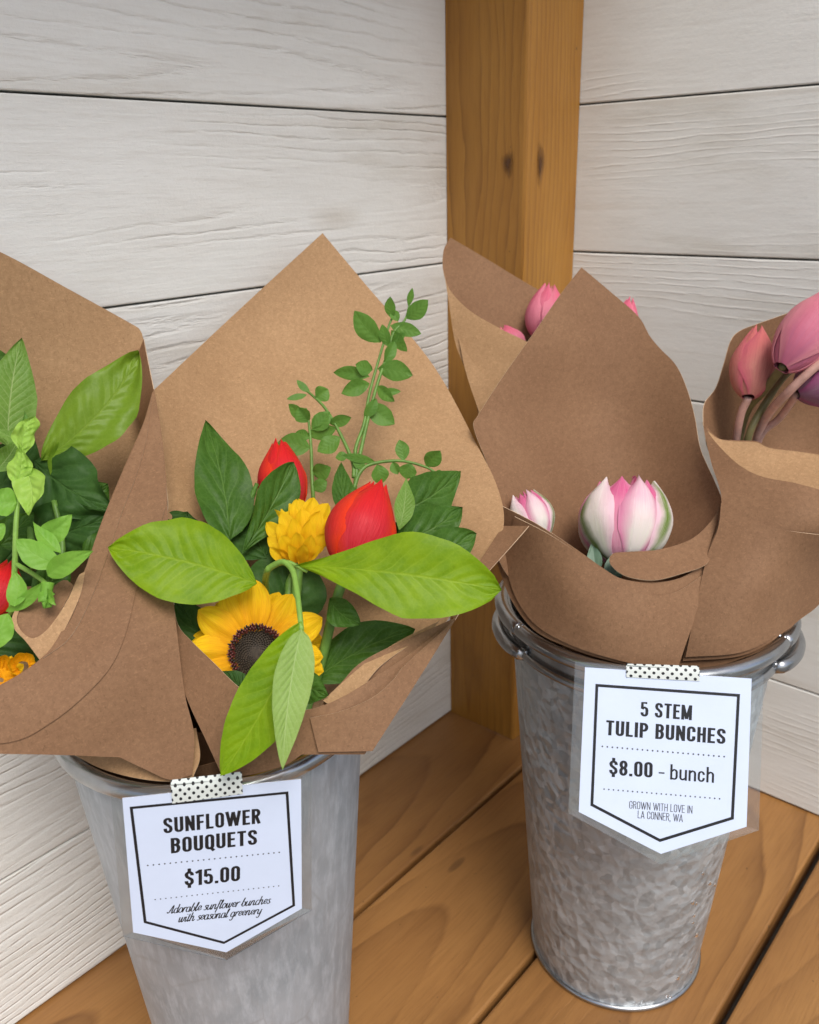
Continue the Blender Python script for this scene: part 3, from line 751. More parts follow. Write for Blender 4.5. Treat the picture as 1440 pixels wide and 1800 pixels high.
# --- tulip bunch at the front of the right bucket
wt = thing('paper_wrap', 'tall pointed kraft paper cone around the pink and cream tulips', 'paper wrap', (RC[0]-0.02, RC[1], 0.02), 'kraft paper bouquet wraps')
tb = [(1022, 470, .640), (833, 750, .590), (940, 600, .618), (1120, 555, .640), (1190, 645, .622), (1222, 735, .605), (1268, 880, .570), (1060, 700, .642), (1060, 900, .628), (900, 850, .590),
      (1180, 900, .605), (880, 960, .565), (1240, 1000, .548), (1100, 1100, .590), (960, 700, .625), (1160, 750, .625)]
sheet('back_sheet', [(1022, 470, 1), (1072, 512), (1122, 556), (1142, 590), (1160, 612), (1190, 644), (1210, 690), (1222, 735), (1232, 790), (1256, 845), (1269, 882), (1262, 920), (1250, 960, 1), (1235, 1010), (1180, 1150, 1), (1040, 1120, 1), (900, 1020),
                     (868, 940), (872, 880), (858, 820), (833, 752), (842, 728), (880, 668), (935, 590), (985, 518)], tb, KD, wt, seed=13)
tf = [(885, 893, .556), (940, 920, .545), (1010, 965, .535), (1080, 1000, .529), (1160, 1022, .531), (1250, 990, .545), (1188, 1168, .527), (1100, 1153, .524), (1000, 1112, .538), (930, 1050, .556), (868, 965, .575), (1120, 1090, .523), (1000, 1040, .533)]
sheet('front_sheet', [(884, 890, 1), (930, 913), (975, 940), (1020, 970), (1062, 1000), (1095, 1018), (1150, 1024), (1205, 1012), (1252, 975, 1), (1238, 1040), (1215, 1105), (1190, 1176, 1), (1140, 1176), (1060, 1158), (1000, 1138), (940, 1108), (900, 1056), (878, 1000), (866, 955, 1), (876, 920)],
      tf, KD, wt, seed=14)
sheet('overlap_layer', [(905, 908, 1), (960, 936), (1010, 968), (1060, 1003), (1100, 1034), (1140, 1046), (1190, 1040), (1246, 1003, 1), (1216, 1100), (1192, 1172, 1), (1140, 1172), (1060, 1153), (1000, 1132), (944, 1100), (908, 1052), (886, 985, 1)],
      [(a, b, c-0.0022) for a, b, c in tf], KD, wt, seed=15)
sheet('curled_lip', [(1268, 884, 1), (1258, 925), (1248, 958), (1244, 990), (1200, 1008), (1150, 1020), (1104, 1014), (1080, 1000), (1071, 986), (1078, 973), (1110, 970), (1160, 966), (1215, 948), (1250, 916)],
      [(1268, 884, .566), (1250, 960, .548), (1200, 1008, .532), (1104, 1014, .5265), (1071, 986, .534), (1110, 970, .541), (1200, 952, .552)], KD, wt, seed=16, step=7)
cone('tucked_end', (RC[0]-0.03, RC[1]-0.01, 0.30), 0.048, (RC[0]-0.01, RC[1], 0.02), 0.022, KD, wt)

# --- right hand tulip bunch
wr = thing('paper_wrap', 'kraft paper cone at the right edge around coral and mauve tulips leaning out', 'paper wrap', (RC[0]+0.02, RC[1]-0.02, 0.02), 'kraft paper bouquet wraps')
sheet('back_sheet', [(1236, 745, 1), (1238, 710), (1258, 682), (1272, 640), (1284, 600), (1300, 582), (1335, 568), (1400, 545), (1460, 522), (1560, 500, 1), (1560, 830, 1), (1400, 860), (1300, 830), (1250, 800)],
      [(1236, 745, .598), (1284, 600, .625), (1400, 545, .640), (1560, 500, .63), (1560, 830, .63), (1400, 800, .668), (1300, 740, .662), (1380, 660, .665)], KD, wr, seed=17)
rf = [(1236, 745, .596), (1262, 772, .585), (1330, 777, .570), (1440, 800, .558), (1560, 800, .56), (1268, 880, .560), (1350, 930, .540), (1440, 930, .536), (1560, 930, .545), (1250, 950, .552), (1200, 1165, .540), (1300, 1150, .534), (1400, 1080, .555), (1450, 1010, .566), (1540, 960, .58), (1340, 1040, .534)]
rf_top = [(1236, 745, .604), (1262, 772, .606), (1330, 777, .603), (1440, 800, .592), (1560, 800, .585), (1268, 880, .572), (1350, 930, .552)]+rf[7:]
sheet('front_sheet', [(1235, 742, 1), (1262, 770), (1292, 774), (1330, 776), (1352, 786), (1400, 792), (1470, 802), (1560, 812, 1), (1560, 950, 1), (1480, 1010), (1438, 1064), (1402, 1092), (1352, 1136), (1296, 1160), (1240, 1174), (1180, 1174, 1), (1215, 1060), (1240, 985), (1262, 920), (1268, 872), (1250, 810)],
      rf_top, KD, wr, seed=18)
sheet('overlap_layer', [(1236, 748, 1), (1262, 782), (1300, 818), (1340, 838), (1400, 850), (1470, 868), (1560, 880, 1), (1560, 950, 1), (1480, 1006), (1438, 1058), (1402, 1086), (1352, 1130), (1296, 1154), (1200, 1162, 1), (1240, 985), (1262, 925), (1268, 872), (1250, 812)],
      [(a, b, c-0.0030) for a, b, c in rf], KD, wr, seed=19)
sheet('overlap_layer', [(1268, 884, 1), (1310, 908), (1370, 930), (1470, 942), (1560, 944, 1), (1560, 952, 1), (1480, 1002), (1438, 1052), (1402, 1080), (1352, 1124), (1296, 1148), (1205, 1155, 1), (1240, 990), (1262, 930)],
      [(a, b, c-0.0055) for a, b, c in rf], KD, wr, seed=20)
sheet('lit_inner_fold', [(1244, 758, 1), (1264, 772), (1292, 776), (1330, 778), (1352, 788), (1400, 794), (1470, 804), (1560, 814, 1), (1560, 890, 1), (1470, 876), (1400, 858), (1340, 846), (1300, 826), (1262, 790)],
      [(a, b, c-0.0012) for a, b, c in rf_top], K, wr, seed=24, step=8)  # lit tone laid over the lip to paint the light falling on it
cone('tucked_end', (RC[0]+0.028, RC[1]-0.026, 0.30), 0.040, (RC[0]+0.008, RC[1]-0.008, 0.02), 0.022, KD, wr)

# --- tulip bunch at the back
wb = thing('paper_wrap', 'rolled kraft paper cone behind the pointed one, beside the wooden post', 'paper wrap', (RC[0]-0.01, RC[1]+0.04, 0.02), 'kraft paper bouquet wraps')
sheet('back_sheet', [(792, 418, 1), (850, 452), (940, 506), (1010, 540), (1060, 600, 1), (1040, 700), (920, 640), (850, 575), (800, 530), (780, 480), (780, 440)],
      [(792, 418, .718), (940, 506, .722), (1060, 600, .70), (1000, 680, .70), (850, 570, .712), (780, 470, .705)], KD, wb, seed=21)
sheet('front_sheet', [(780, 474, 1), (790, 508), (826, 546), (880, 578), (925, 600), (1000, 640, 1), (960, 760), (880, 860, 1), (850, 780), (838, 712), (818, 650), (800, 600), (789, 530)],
      [(780, 474, .702), (826, 546, .690), (925, 600, .678), (1000, 640, .685), (960, 760, .66), (880, 860, .655), (838, 712, .680), (800, 590, .694)], K, wb, seed=22)  # outer face in the lit tone, inside in the shaded one
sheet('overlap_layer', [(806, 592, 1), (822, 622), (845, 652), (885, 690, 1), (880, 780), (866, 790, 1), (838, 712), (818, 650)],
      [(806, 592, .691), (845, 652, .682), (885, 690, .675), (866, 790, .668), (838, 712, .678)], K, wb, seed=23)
cone('tucked_end', (RC[0]-0.005, RC[1]+0.042, 0.30), 0.038, (RC[0]-0.004, RC[1]+0.014, 0.02), 0.022, KD, wb)

# ------------------------------------------------------------------ leaves
def prof_w(t, kind):
    t = min(max(t, 0), 1)
    if kind == 'obovate': return (math.sin(PI*t**1.25)**0.72)*(0.45+0.55*min(1, t*1.9)) if 0 < t < 1 else 0
    if kind == 'ovate': return math.sin(PI*t**0.68)**0.9 if 0 < t < 1 else 0
    if kind == 'elliptic': return math.sin(PI*t)**0.8 if 0 < t < 1 else 0
    if kind == 'lance': return math.sin(PI*t**0.8)**1.25 if 0 < t < 1 else 0
    if kind == 'ray': return (0.40+0.60*math.sin(PI*0.5*min(1, t*1.9)))*(1-max(0, (t-0.48)/0.52)**2.3)**0.72 if t < 1 else 0
def leaf(parent, m, b, t, wpx, kind='elliptic', bow=0.0, arch=0.0, fold=0.15, roll=0.0, wave=0.06, seed=0, name='leaf', n=22, ns=8, label=None, cup=0.0):
    """b, t: base and tip (u, v, d). wpx: full width in photo pixels. bow: sideways bend, arch: bend towards the viewer (both as parts of the length)"""
    B, T = W(*b), W(*t)
    A = T-B; L = A.length; a = A.normalized()
    nrm = (Vector(CAM)-(B+T)/2).normalized(); nrm = (nrm-a*nrm.dot(a)).normalized()
    sd_ = a.cross(nrm)
    R_ = Matrix.Rotation(math.radians(roll), 3, a)
    nr, sr = R_ @ nrm, R_ @ sd_
    wm_ = wpx*((b[2]+t[2])/2)/F/2
    V, Fc, UV = [], [], []
    for i in range(n+1):
        q = i/n
        c = B+A*q + sd_*(bow*L*4*q*(1-q)) + nrm*(arch*L*4*q*(1-q))
        wd = wm_*prof_w(q, kind)
        for j in range(-ns, ns+1):
            s = j/ns
            nzv = noise.noise(Vector((q*3.1+seed*7.7, s*1.7, seed)))
            ed_ = noise.noise(Vector((q*9+seed*3.3, (1 if s > 0 else -1)*5.0, seed*2)))
            off = sr*(s*wd*(1+0.05*ed_*abs(s)))
            off += nr*(fold*abs(s)*wd - cup*s*s*wd + wave*1.8*wm_*nzv*(0.3+abs(s)) + wave*0.9*wm_*math.sin(q*13+seed+(1 if s > 0 else 0)*2)*s*s)
            V.append(c+off); UV.append((q, s*0.5+0.5))
    k = 2*ns+1
    for i in range(n):
        for j in range(k-1):
            x = i*k+j
            Fc.append((x, x+1, x+k+1, x+k))
    o = mk(name, V, Fc, m, parent, UV)
    if label: o['label'] = label
    return o

# lime branch hanging over the front of the middle bouquet
br = thing('leafy_branch', 'lime green branch with four large leaves spilling over the sunflower', 'branch', W(470, 1020, .46))
stem('stem', [(476, 1080, .510), (467, 1030, .480), (470, 1005, .452), (478, 996, .447), (498, 988, .442), (514, 1002, .436), (521, 1032, .428), (526, 1070, .418), (530, 1108, .411)], .0020, .0013, M['stem_lime'], br)
stem('stalk', [(497, 988, .442), (512, 990, .443), (540, 1005, .446)], .0013, .0009, M['stem_lime'], br)
leaf(br, M['lime'], (452, 1026, .452), (190, 962, .442), 150, 'elliptic', 0.03, 0.05, 0.10, 8, 0.07, 1)
leaf(br, M['lime'], (520, 994, .444), (882, 1037, .440), 150, 'obovate', -0.02, 0.05, 0.12, -6, 0.05, 2)
leaf(br, M['lime'], (530, 1092, .412), (387, 1364, .404), 108, 'elliptic', -0.04, 0.04, 0.22, 12, 0.05, 3)
leaf(br, M['lime_pale'], (530, 1106, .405), (497, 1354, .391), 72, 'ovate', 0.025, 0.04, 0.30, -20, 0.04, 4, label='leaf turned to show its pale underside')

# ------------------------------------------------------------------ flowers
def tulip(name, label, m_list, b, t, wpx, stem_pts=None, ms=None, openness=0.0, seed=0, inner=None, rot=0.0, group=None, r_st=.0028, npet=3, shape=1.0, pt=3.2, half=1.05, ke=0.80, extra=0):
    """b, t: bottom and top of the bloom (u, v, d)"""
    B, T = W(*b), W(*t)
    root = thing(name, label, 'tulip', B, group)
    rnd = random.Random(seed)
    a = (T-B).normalized(); L = (T-B).length
    e1 = Vector(RT); e1 = (e1-a*e1.dot(a)).normalized(); e2 = a.cross(e1)
    R = wpx*(b[2]+t[2])/2/F/2
    def petal(m, th0, k, lf, tipin, half, sd, frill=0.0):
        V, Fc, UV = [], [], []
        n, ns = 18, 7
        for i in range(n+1):
            q = i/n
            # egg profile
            wob_ = 1+0.03*noise.noise(Vector((q*4, sd*3.3, 1.0)))
            r = R*k*wob_*(math.sin(PI*(0.06+ke*q**0.85))**0.75)
            r *= (1-tipin*q**3) + openness*q*q
            ha = half*min(1, 0.55+q*1.6)*(1-max(0, (q-0.45)/0.55)**pt)**0.8
            for j in range(-ns, ns+1):
                s = j/ns
                th = th0+ha*s
                z = L*lf*(q - 0.10*s*s*q*q + 0.018*noise.noise(Vector((s*4, sd*2.1, 3.0)))*q*q)
                rr = r*(1-0.05*s*s+0.035*noise.noise(Vector((q*3+sd, s*2, sd*1.7)))) + R*0.025*math.cos(3*s)*q + frill*R*0.10*q*q*math.sin(9*s+sd)
                V.append(B + a*z + (e1*math.cos(th)+e2*math.sin(th))*rr); UV.append((q, s*.5+.5))
        kk = 2*ns+1
        for i in range(n):
            for j in range(kk-1):
                x = i*kk+j; Fc.append((x, x+1, x+kk+1, x+kk))
        mk('petal', V, Fc, m, root, UV, solid=0.0004)
    for i in range(extra):
        petal(inner or m_list[0], rot+0.3+2*PI*i/max(1, extra)+rnd.uniform(-.3, .3), 0.52+0.2*(i % 2), 0.98+rnd.uniform(-.06, .05), 0.2, 0.9, seed+40+i, 1.0)
    for i in range(npet):
        petal(inner or m_list[0], rot+PI/npet+2*PI*i/npet+rnd.uniform(-.1, .1), 0.90, 0.97+rnd.uniform(-.03, .03), 0.62*shape, 1.10, seed+i)
    for i in range(npet):
        petal(m_list[i % len(m_list)], rot+2*PI*i/npet+rnd.uniform(-.1, .1), 1.0+0.03*(i % 3)-0.02, 1.0+rnd.uniform(-.06, .0), 0.58*shape, half, seed+10+i)
    if stem_pts: stem('stem', stem_pts, r_st, r_st, ms or M['stem'], root)
    return root

# red tulips of the middle bouquet
tulip('red_tulip', 'red tulip in front of the branching green sprig, above the long lime leaf', [M['red']], (612, 1000, .470), (668, 846, .492), 130, [(612, 1000, .470), (590, 1060, .470), (560, 1180, .475), (510, 1330, .46)], seed=3, rot=-1.2, half=1.32, pt=4.0)
tulip('red_tulip', 'red tulip half hidden by a green leaf behind the yellow ruffled flower', [M['red']], (505, 905, .530), (490, 772, .545), 92, [(505, 905, .530), (510, 1000, .505), (500, 1150, .48), (480, 1300, .46)], seed=5, rot=-1.0, half=1.30, pt=4.0)

def ray_flower(name, label, c, normal_uvd, R, npet, m, disc=None, seed=0, rings=2, plen=1.0, pw=0.34, up=0.15, skip=None):
    """c centre (u,v,d); faces the point normal_uvd; R metres outer radius"""
    rnd = random.Random(seed)
    C = W(*c); N = (W(*normal_uvd)-C).normalized()
    root = thing(name, label, 'flower', C)
    e1 = (Vector(RT)-N*Vector(RT).dot(N)).normalized(); e2 = N.cross(e1)
    r0 = R*0.365 if disc else R*0.1
    for ring in range(rings):
        for i in range(npet):
            th = 2*PI*(i+0.5*ring)/npet + rnd.uniform(-.1, .1)
            if skip and skip(th): continue
            L = (R-r0*0.8)*(1-0.04*ring+rnd.uniform(-.10, .06))*plen
            d = e1*math.cos(th)+e2*math.sin(th); sdv = N.cross(d)
            wd = R*pw*(1+rnd.uniform(-.12, .12)); tilt = up+rnd.uniform(-.20, .16)-ring*0.42
            rl = rnd.uniform(-.25, .25)
            V, Fc, UV = [], [], []
            n, ns = 14, 5
            for a_ in range(n+1):
                q = a_/n
                ww = wd*0.5*prof_w(q, 'ray')
                cen = C + d*(r0*0.80+L*q) + N*(-0.0022*ring+0.0011*(i % 2)+L*(tilt*q-(0.22+0.1*math.sin(i*2.1))*q*q))
                for j in range(-ns, ns+1):
                    s = j/ns
                    V.append(cen + sdv*(s*ww) + N*(ww*(-0.55*s*s+rl*s+0.16*math.cos(s*7.0))*(0.4+q*0.6)*(1 if s*s < 1.1 else 0))); UV.append((q, s*.5+.5))
            kk = 2*ns+1
            for a_ in range(n):
                for j in range(kk-1):
                    x = a_*kk+j; Fc.append((x, x+1, x+kk+1, x+kk))
            mk('petal', V, Fc, m, root, UV)
    if disc:
        V, Fc = [], []
        V2, F2 = [], []
        nf = 420
        for i in range(nf):
            q = math.sqrt((i+0.5)/nf); th = i*2.399963
            rr = r0*1.02*q
            hgt = 0.0035*(1-q*q) + (0.0028 if q > 0.80 else 0.0) - (0.0018*math.exp(-(q/0.35)**2))
            p = C+(e1*math.cos(th)+e2*math.sin(th))*rr+N*hgt
            s = r0*0.042*(1.25 if q > 0.8 else 1.0); h = r0*(0.085 if q < 0.8 else 0.17)*rnd.uniform(.8, 1.2)
            VV, FF = (V2, F2) if (q > 0.80 and rnd.random() < 0.75) else (V, Fc)
            b = len(VV)
            lean = (e1*math.cos(th)+e2*math.sin(th))*(h*0.5*q)
            for k in range(5):
                aa = 2*PI*k/5
                VV.append(p+(e1*math.cos(aa)+e2*math.sin(aa))*s)
            for k in range(5):
                aa = 2*PI*k/5
                VV.append(p+N*h+lean+(e1*math.cos(aa)+e2*math.sin(aa))*s*0.55)
            for k in range(5): FF.append((b+k, b+(k+1) % 5, b+5+(k+1) % 5, b+5+k))
            FF.append(tuple(b+5+k for k in range(5)))
        # dome underneath
        b = len(V)
        for i in range(9):
            q = i/8
            for k in range(28):
                th = 2*PI*k/28
                V.append(C+(e1*math.cos(th)+e2*math.sin(th))*(r0*1.04*q)+N*(0.0035*(1-q*q)-0.0006))
        for i in range(8):
            for k in range(28): Fc.append((b+i*28+k, b+i*28+(k+1) % 28, b+i*28+28+(k+1) % 28, b+i*28+28+k))
        dd = mk('disc', V, Fc, M['disc'], root, smooth=False)
        mk('anthers', V2, F2, M['disc_red'], dd, smooth=False)
    return root

sf = ray_flower('sunflower', 'yellow sunflower with a dark brown centre at the front of the middle bouquet', (451, 1147, .462), (466, 1010, .20), 0.0385, 12, M['yellow'], True, 4, 2, 1.0, 0.44, 0.30)
stem('stem', [(455, 1150, .471), (458, 1220, .472), (462, 1330, .47)], .0035, .0035, M['stem'], sf)
leaf(sf, M['dark'], (405, 950, .495), (361, 741, .535), 100, 'ovate', 0.03, 0.03, 0.12, 10, 0.07, 11)
leaf(sf, M['dark'], (545, 1200, .478), (730, 1106, .486), 92, 'elliptic', -0.05, 0.05, 0.12, -10, 0.08, 12)
leaf(sf, M['dark'], (580, 1052, .466), (634, 1098, .456), 50, 'elliptic', 0.10, 0.10, 0.3, 0, 0.1, 13)
leaf(sf, M['deep'], (390, 1180, .464), (308, 1050, .476), 90, 'ovate', 0, 0.02, 0.1, 10, 0.08, 14)
leaf(sf, M['dark'], (520, 1200, .436), (578, 1222, .428), 60, 'ovate', 0, 0.02, 0.1, 10, 0.08, 15)
leaf(sf, M['deep'], (430, 1210, .444), (390, 1180, .446), 40, 'ovate', 0, 0.02, 0.1, 10, 0.08, 16)
leaf(sf, M['deep'], (480, 1120, .492), (520, 960, .505), 150, 'elliptic', 0, 0.02, 0.1, 10, 0.1, 17)

# half open yellow flower, seen as a ruffled cup
rf_ = thing('ruffled_yellow_flower', 'ruffled deep yellow flower between the two red tulips', 'flower', W(527, 985, .490))
def cup_ring(root, c, nrm_uvd, R, npet, el, L, m, seed, wfac):
    rnd = random.Random(seed)
    C = W(*c); N = (W(*nrm_uvd)-C).normalized()
    e1 = (Vector(RT)-N*Vector(RT).dot(N)).normalized(); e2 = N.cross(e1)
    for i in range(npet):
        th = 2*PI*i/npet+rnd.uniform(-.16, .16)
        d = e1*math.cos(th)+e2*math.sin(th); sdv = N.cross(d)
        ee = el+rnd.uniform(-.12, .12); l = L*rnd.uniform(.85, 1.12); wd = R*wfac*rnd.uniform(.85, 1.15)
        V, Fc, UV = [], [], []
        n, ns = 12, 5
        for a_ in range(n+1):
            q = a_/n; ang = ee+0.9*q
            cen = C+d*(R*0.35+l*(math.cos(ee)*q+0.08*math.sin(PI*q)-0.22*q*q))+N*(l*math.sin(ee)*q)
            ww = wd*0.5*prof_w(q, 'ray')
            nn = (N*math.cos(ee)-d*math.sin(ee))
            for j in range(-ns, ns+1):
                s = j/ns
                V.append(cen+sdv*(s*ww)+nn*(ww*(0.55*s*s))); UV.append((q, s*.5+.5))
        kk = 2*ns+1
        for a_ in range(n):
            for j in range(kk-1):
                x = a_*kk+j; Fc.append((x, x+1, x+kk+1, x+kk))
        mk('petal', V, Fc, m, root, UV)
for i, (bu, bv, tu, tv, wp, dz) in enumerate([(520, 955, 478, 896, 30, .010), (524, 950, 500, 882, 30, .014), (530, 945, 524, 876, 34, .016), (536, 945, 552, 874, 32, .016), (542, 950, 577, 884, 32, .012), (546, 960, 590, 908, 28, .008),
      (516, 960, 468, 918, 26, .004), (522, 965, 494, 902, 30, .004), (530, 962, 530, 893, 32, .004), (538, 964, 562, 898, 30, .003), (546, 968, 586, 932, 24, .002), (512, 970, 470, 945, 26, -.004), (520, 974, 490, 920, 28, -.004),
      (528, 976, 514, 910, 28, -.006), (536, 974, 546, 912, 28, -.006), (542, 976, 572, 938, 24, -.008), (508, 982, 474, 962, 22, -.010), (516, 985, 496, 940, 26, -.012), (525, 987, 522, 935, 26, -.014), (534, 986, 548, 940, 24, -.014), (540, 984, 566, 960, 20, -.012), (520, 990, 506, 958, 20, -.018), (530, 991, 534, 956, 20, -.018)]):
    leaf(rf_, M['lemon'], (bu, bv, .492+dz*0.4), (tu, tv, .492+dz), wp*1.12, 'ray', random.uniform(-.05, .05), random.uniform(-.05, .10), random.uniform(.2, .6), random.uniform(-30, 30), 0.10, 100+i, name='petal', n=12, ns=5)
stem('stem', [(527, 962, .492), (520, 1050, .490), (505, 1200, .48), (490, 1330, .465)], .003, .003, M['stem'], rf_)
leaf(rf_, M['dark'], (425, 975, .488), (516, 812, .512), 82, 'obovate', 0.02, 0.02, 0.2, 25, 0.08, 21)
leaf(rf_, M['deep'], (470, 985, .496), (415, 880, .520), 110, 'ovate', 0, 0.0, 0.1, 10, 0.1, 22)
leaf(rf_, M['dark'], (612, 912, .506), (600, 812, .530), 42, 'ovate', -0.03, 0, 0.25, 15, 0.06, 23)
leaf(rf_, M['veined'], (702, 932, .492), (714, 838, .512), 36, 'lance', 0.03, 0, 0.25, 10, 0.05, 24)
leaf(rf_, M['dark'], (700, 900, .510), (808, 828, .536), 92, 'ovate', 0.06, 0.03, 0.1, 12, 0.08, 25)
leaf(rf_, M['dark'], (698, 955, .500), (812, 892, .520), 96, 'ovate', 0.05, 0.03, 0.1, 8, 0.09, 26)
leaf(rf_, M['dark'], (720, 985, .494), (838, 938, .508), 74, 'elliptic', 0.04, 0.03, 0.12, 4, 0.07, 27)
leaf(rf_, M['deep'], (640, 1010, .500), (745, 935, .515), 110, 'elliptic', 0.0, 0.0, 0.1, 4, 0.09, 28)
leaf(rf_, M['deep'], (330, 900, .520), (305, 950, .50), 70, 'elliptic', 0.0, 0.0, 0.1, 4, 0.09, 29)
stem('bud', [(430, 905, .510), (440, 880, .512), (452, 850, .514)], .003, .0012, M['sprig'], rf_)

# green sprigs leaning on the back sheet
def sprig(label, stems, leaves, d0=.545):
    root = thing('greenery_sprig', label, 'sprig', W(*stems[0][0]), 'small leaved green sprigs')
    for s in stems: stem('stem', s, .0014, .0007, M['stem'], root)
    for i, (bu, bv, tu, tv, wpx) in enumerate(leaves):
        dd = random.uniform(-.004, .006)
        db = float(np.interp(bv, [500, 850], [d0+0.040, d0-0.006]))
        leaf(root, M['sprig'], (bu, bv, db), (tu, tv, db+dd-0.003), wpx*1.15, 'elliptic', random.uniform(-.06, .06), random.uniform(0, .1), random.uniform(.05, .35), random.uniform(-25, 25), 0.05, i+bu*0.01, n=10, ns=4)
    return root
def sd3(pts, d0=.545): return [(u, v, float(np.interp(v, [500, 850], [d0+0.040, d0-0.006]))) for u, v in pts]
sprig('tallest green sprig with twin stems reaching above the edge of the middle paper wrap',
      [sd3([(618, 900), (627, 830), (625, 790), (640, 745), (650, 690), (668, 625), (684, 572), (692, 555)]), sd3([(622, 880), (628, 825), (645, 745), (662, 680), (680, 625), (692, 585), (712, 562), (720, 535)])],
      [(670, 602, 623, 546, 34), (690, 560, 686, 521, 17), (714, 560, 753, 527, 27), (718, 538, 725, 506, 11), (686, 572, 741, 587, 22), (688, 580, 716, 618, 20), (664, 648, 726, 660, 32), (650, 662, 586, 655, 22), (650, 674, 600, 692, 26),
       (665, 678, 694, 706, 20), (646, 710, 694, 746, 32), (655, 650, 625, 640, 24), (676, 640, 694, 600, 20), (684, 610, 672, 570, 18), (640, 735, 662, 700, 18), (700, 565, 690, 545, 16), (668, 690, 705, 688, 12), (690, 600, 712, 585, 14)])
sprig('arching green sprig bending left over the ruffled yellow flower',
      [sd3([(622, 840), (620, 812), (598, 762), (572, 718), (548, 694), (528, 680)]), sd3([(552, 890), (549, 850), (547, 790), (543, 742), (538, 718)])],
      [(545, 690, 522, 668, 12), (556, 702, 577, 684, 27), (540, 694, 504, 702, 11), (578, 744, 618, 734, 20), (592, 752, 540, 764, 24), (598, 768, 558, 794, 30), (575, 728, 552, 755, 26), (543, 742, 507, 710, 20), (543, 742, 524, 716, 26),
       (546, 788, 488, 778, 36), (548, 756, 580, 724, 28), (549, 832, 582, 822, 28), (546, 770, 520, 760, 18), (612, 800, 590, 805, 16), (549, 860, 575, 845, 22)])
sprig('green sprig with round leaflets trailing right along the paper',
      [sd3([(622, 860), (632, 832), (652, 816), (702, 810), (746, 820), (768, 832)])],
      [(710, 810, 702, 773, 22), (750, 820, 774, 792, 28), (664, 816, 668, 852, 28), (722, 814, 714, 842, 28), (765, 830, 778, 836, 14), (640, 826, 622, 800, 18), (660, 812, 600, 800, 14), (690, 812, 700, 834, 16)])

# ------------------------------------------------------------------ left bouquet
lb = thing('leafy_branch', 'green branch with two large upright leaves at the left edge', 'branch', W(40, 900, .47))
stem('stem', [(60, 1000, .455), (50, 900, .470), (45, 820, .480)], .002, .0015, M['stem'], lb)
leaf(lb, M['veined'], (14, 785, .474), (38, 594, .478), 88, 'ovate', -0.03, 0.03, 0.10, 6, 0.06, 31)
leaf(lb, M['olive'], (72, 810, .484), (245, 620, .500), 112, 'elliptic', 0.07, 0.05, 0.16, -12, 0.14, 32)
leaf(lb, M['olive'], (95, 855, .486), (146, 756, .498), 52, 'lance', -0.1, 0.02, 0.4, 25, 0.08, 33)
leaf(lb, M['sprig'], (40, 800, .462), (43, 722, .466), 26, 'lance', 0.05, 0.02, 0.3, 20, 0.05, 34)
leaf(lb, M['veined'], (44, 786, .458), (-20, 752, .450), 18, 'lance', 0.05, 0.02, 0.3, 20, 0.05, 35)
df = thing('sunflower_leaves', 'crumpled dark green leaves inside the left bouquet', 'leaves', W(100, 1000, .47))
stem('stem', [(100, 1060, .455), (110, 960, .470), (95, 880, .475)], .002, .0015, M['stem'], df)
leaf(df, M['deep'], (60, 810, .486), (200, 900, .478), 130, 'ovate', 0.05, 0.05, 0.1, 0, 0.22, 41)
leaf(df, M['deep'], (50, 960, .476), (205, 905, .482), 120, 'ovate', 0.0, 0.0, 0.1, 0, 0.2, 42)
leaf(df, M['deep'], (-40, 1040, .478), (130, 850, .490), 170, 'elliptic', 0.0, 0.0, 0.05, 0, 0.14, 43)
leaf(df, M['dark'], (150, 885, .490), (190, 850, .494), 60, 'ovate', 0.0, 0.0, 0.05, 0, 0.14, 44)
leaf(df, M['deep'], (-30, 900, .478), (60, 770, .488), 140, 'ovate', 0.0, 0.0, 0.05, 0, 0.14, 45)
leaf(df, M['dark'], (100, 860, .488), (135, 785, .498), 60, 'ovate', 0.05, 0.0, 0.05, 0, 0.14, 46)
leaf(df, M['deep'], (-40, 1160, .455), (80, 1080, .46), 140, 'elliptic', 0.0, 0.0, 0.05, 0, 0.14, 47)
leaf(df, M['dark'], (20, 700, .486), (-30, 600, .49), 70, 'ovate', 0.0, 0.0, 0.1, 0, 0.1, 48)
leaf(df, M['dark'], (150, 980, .474), (206, 930, .480), 46, 'ovate', 0.0, 0.0, 0.1, 0, 0.1, 49)
leaf(df, M['dark'], (60, 1060, .452), (120, 985, .462), 60, 'elliptic', 0.0, 0.0, 0.15, 0, 0.1, 50)
leaf(df, M['veined'], (-10, 830, .466), (34, 770, .470), 40, 'lance', 0.05, 0.0, 0.25, 0, 0.1, 38)
leaf(df, M['dark'], (0, 960, .458), (60, 900, .466), 60, 'ovate', 0.0, 0.0, 0.15, 0, 0.12, 39)
pe = thing('pea_shoot', 'bright pea shoot with rounded leaves and a frilled yellow green top at left', 'shoot', W(28, 1000, .44))
stem('stem', [(20, 1080, .445), (26, 1000, .440), (28, 930, .440), (33, 870, .443), (42, 820, .446)], .0016, .0011, M['stem_lime'], pe)
stem('stalk', [(26, 990, .440), (60, 1010, .436), (85, 1030, .432), (80, 1045, .430)], .0013, .0009, M['stem_lime'], pe)
leaf(pe, M['pea_bright'], (40, 800, .443), (62, 732, .445), 40, 'elliptic', -0.12, 0.02, 0.2, 20, 0.35, 51, label='frilled yellow green leaf with a hole')
leaf(pe, M['pea_bright'], (30, 850, .440), (36, 786, .442), 42, 'ovate', 0.06, 0.05, 0.2, -15, 0.30, 52)
leaf(pe, M['pea_bright'], (44, 822, .442), (50, 906, .436), 60, 'ovate', -0.10, 0.04, 0.3, 25, 0.18, 53)
leaf(pe, M['pea'], (30, 885, .440), (-22, 880, .436), 52, 'ovate', 0, 0.06, 0.15, 10, 0.12, 54)
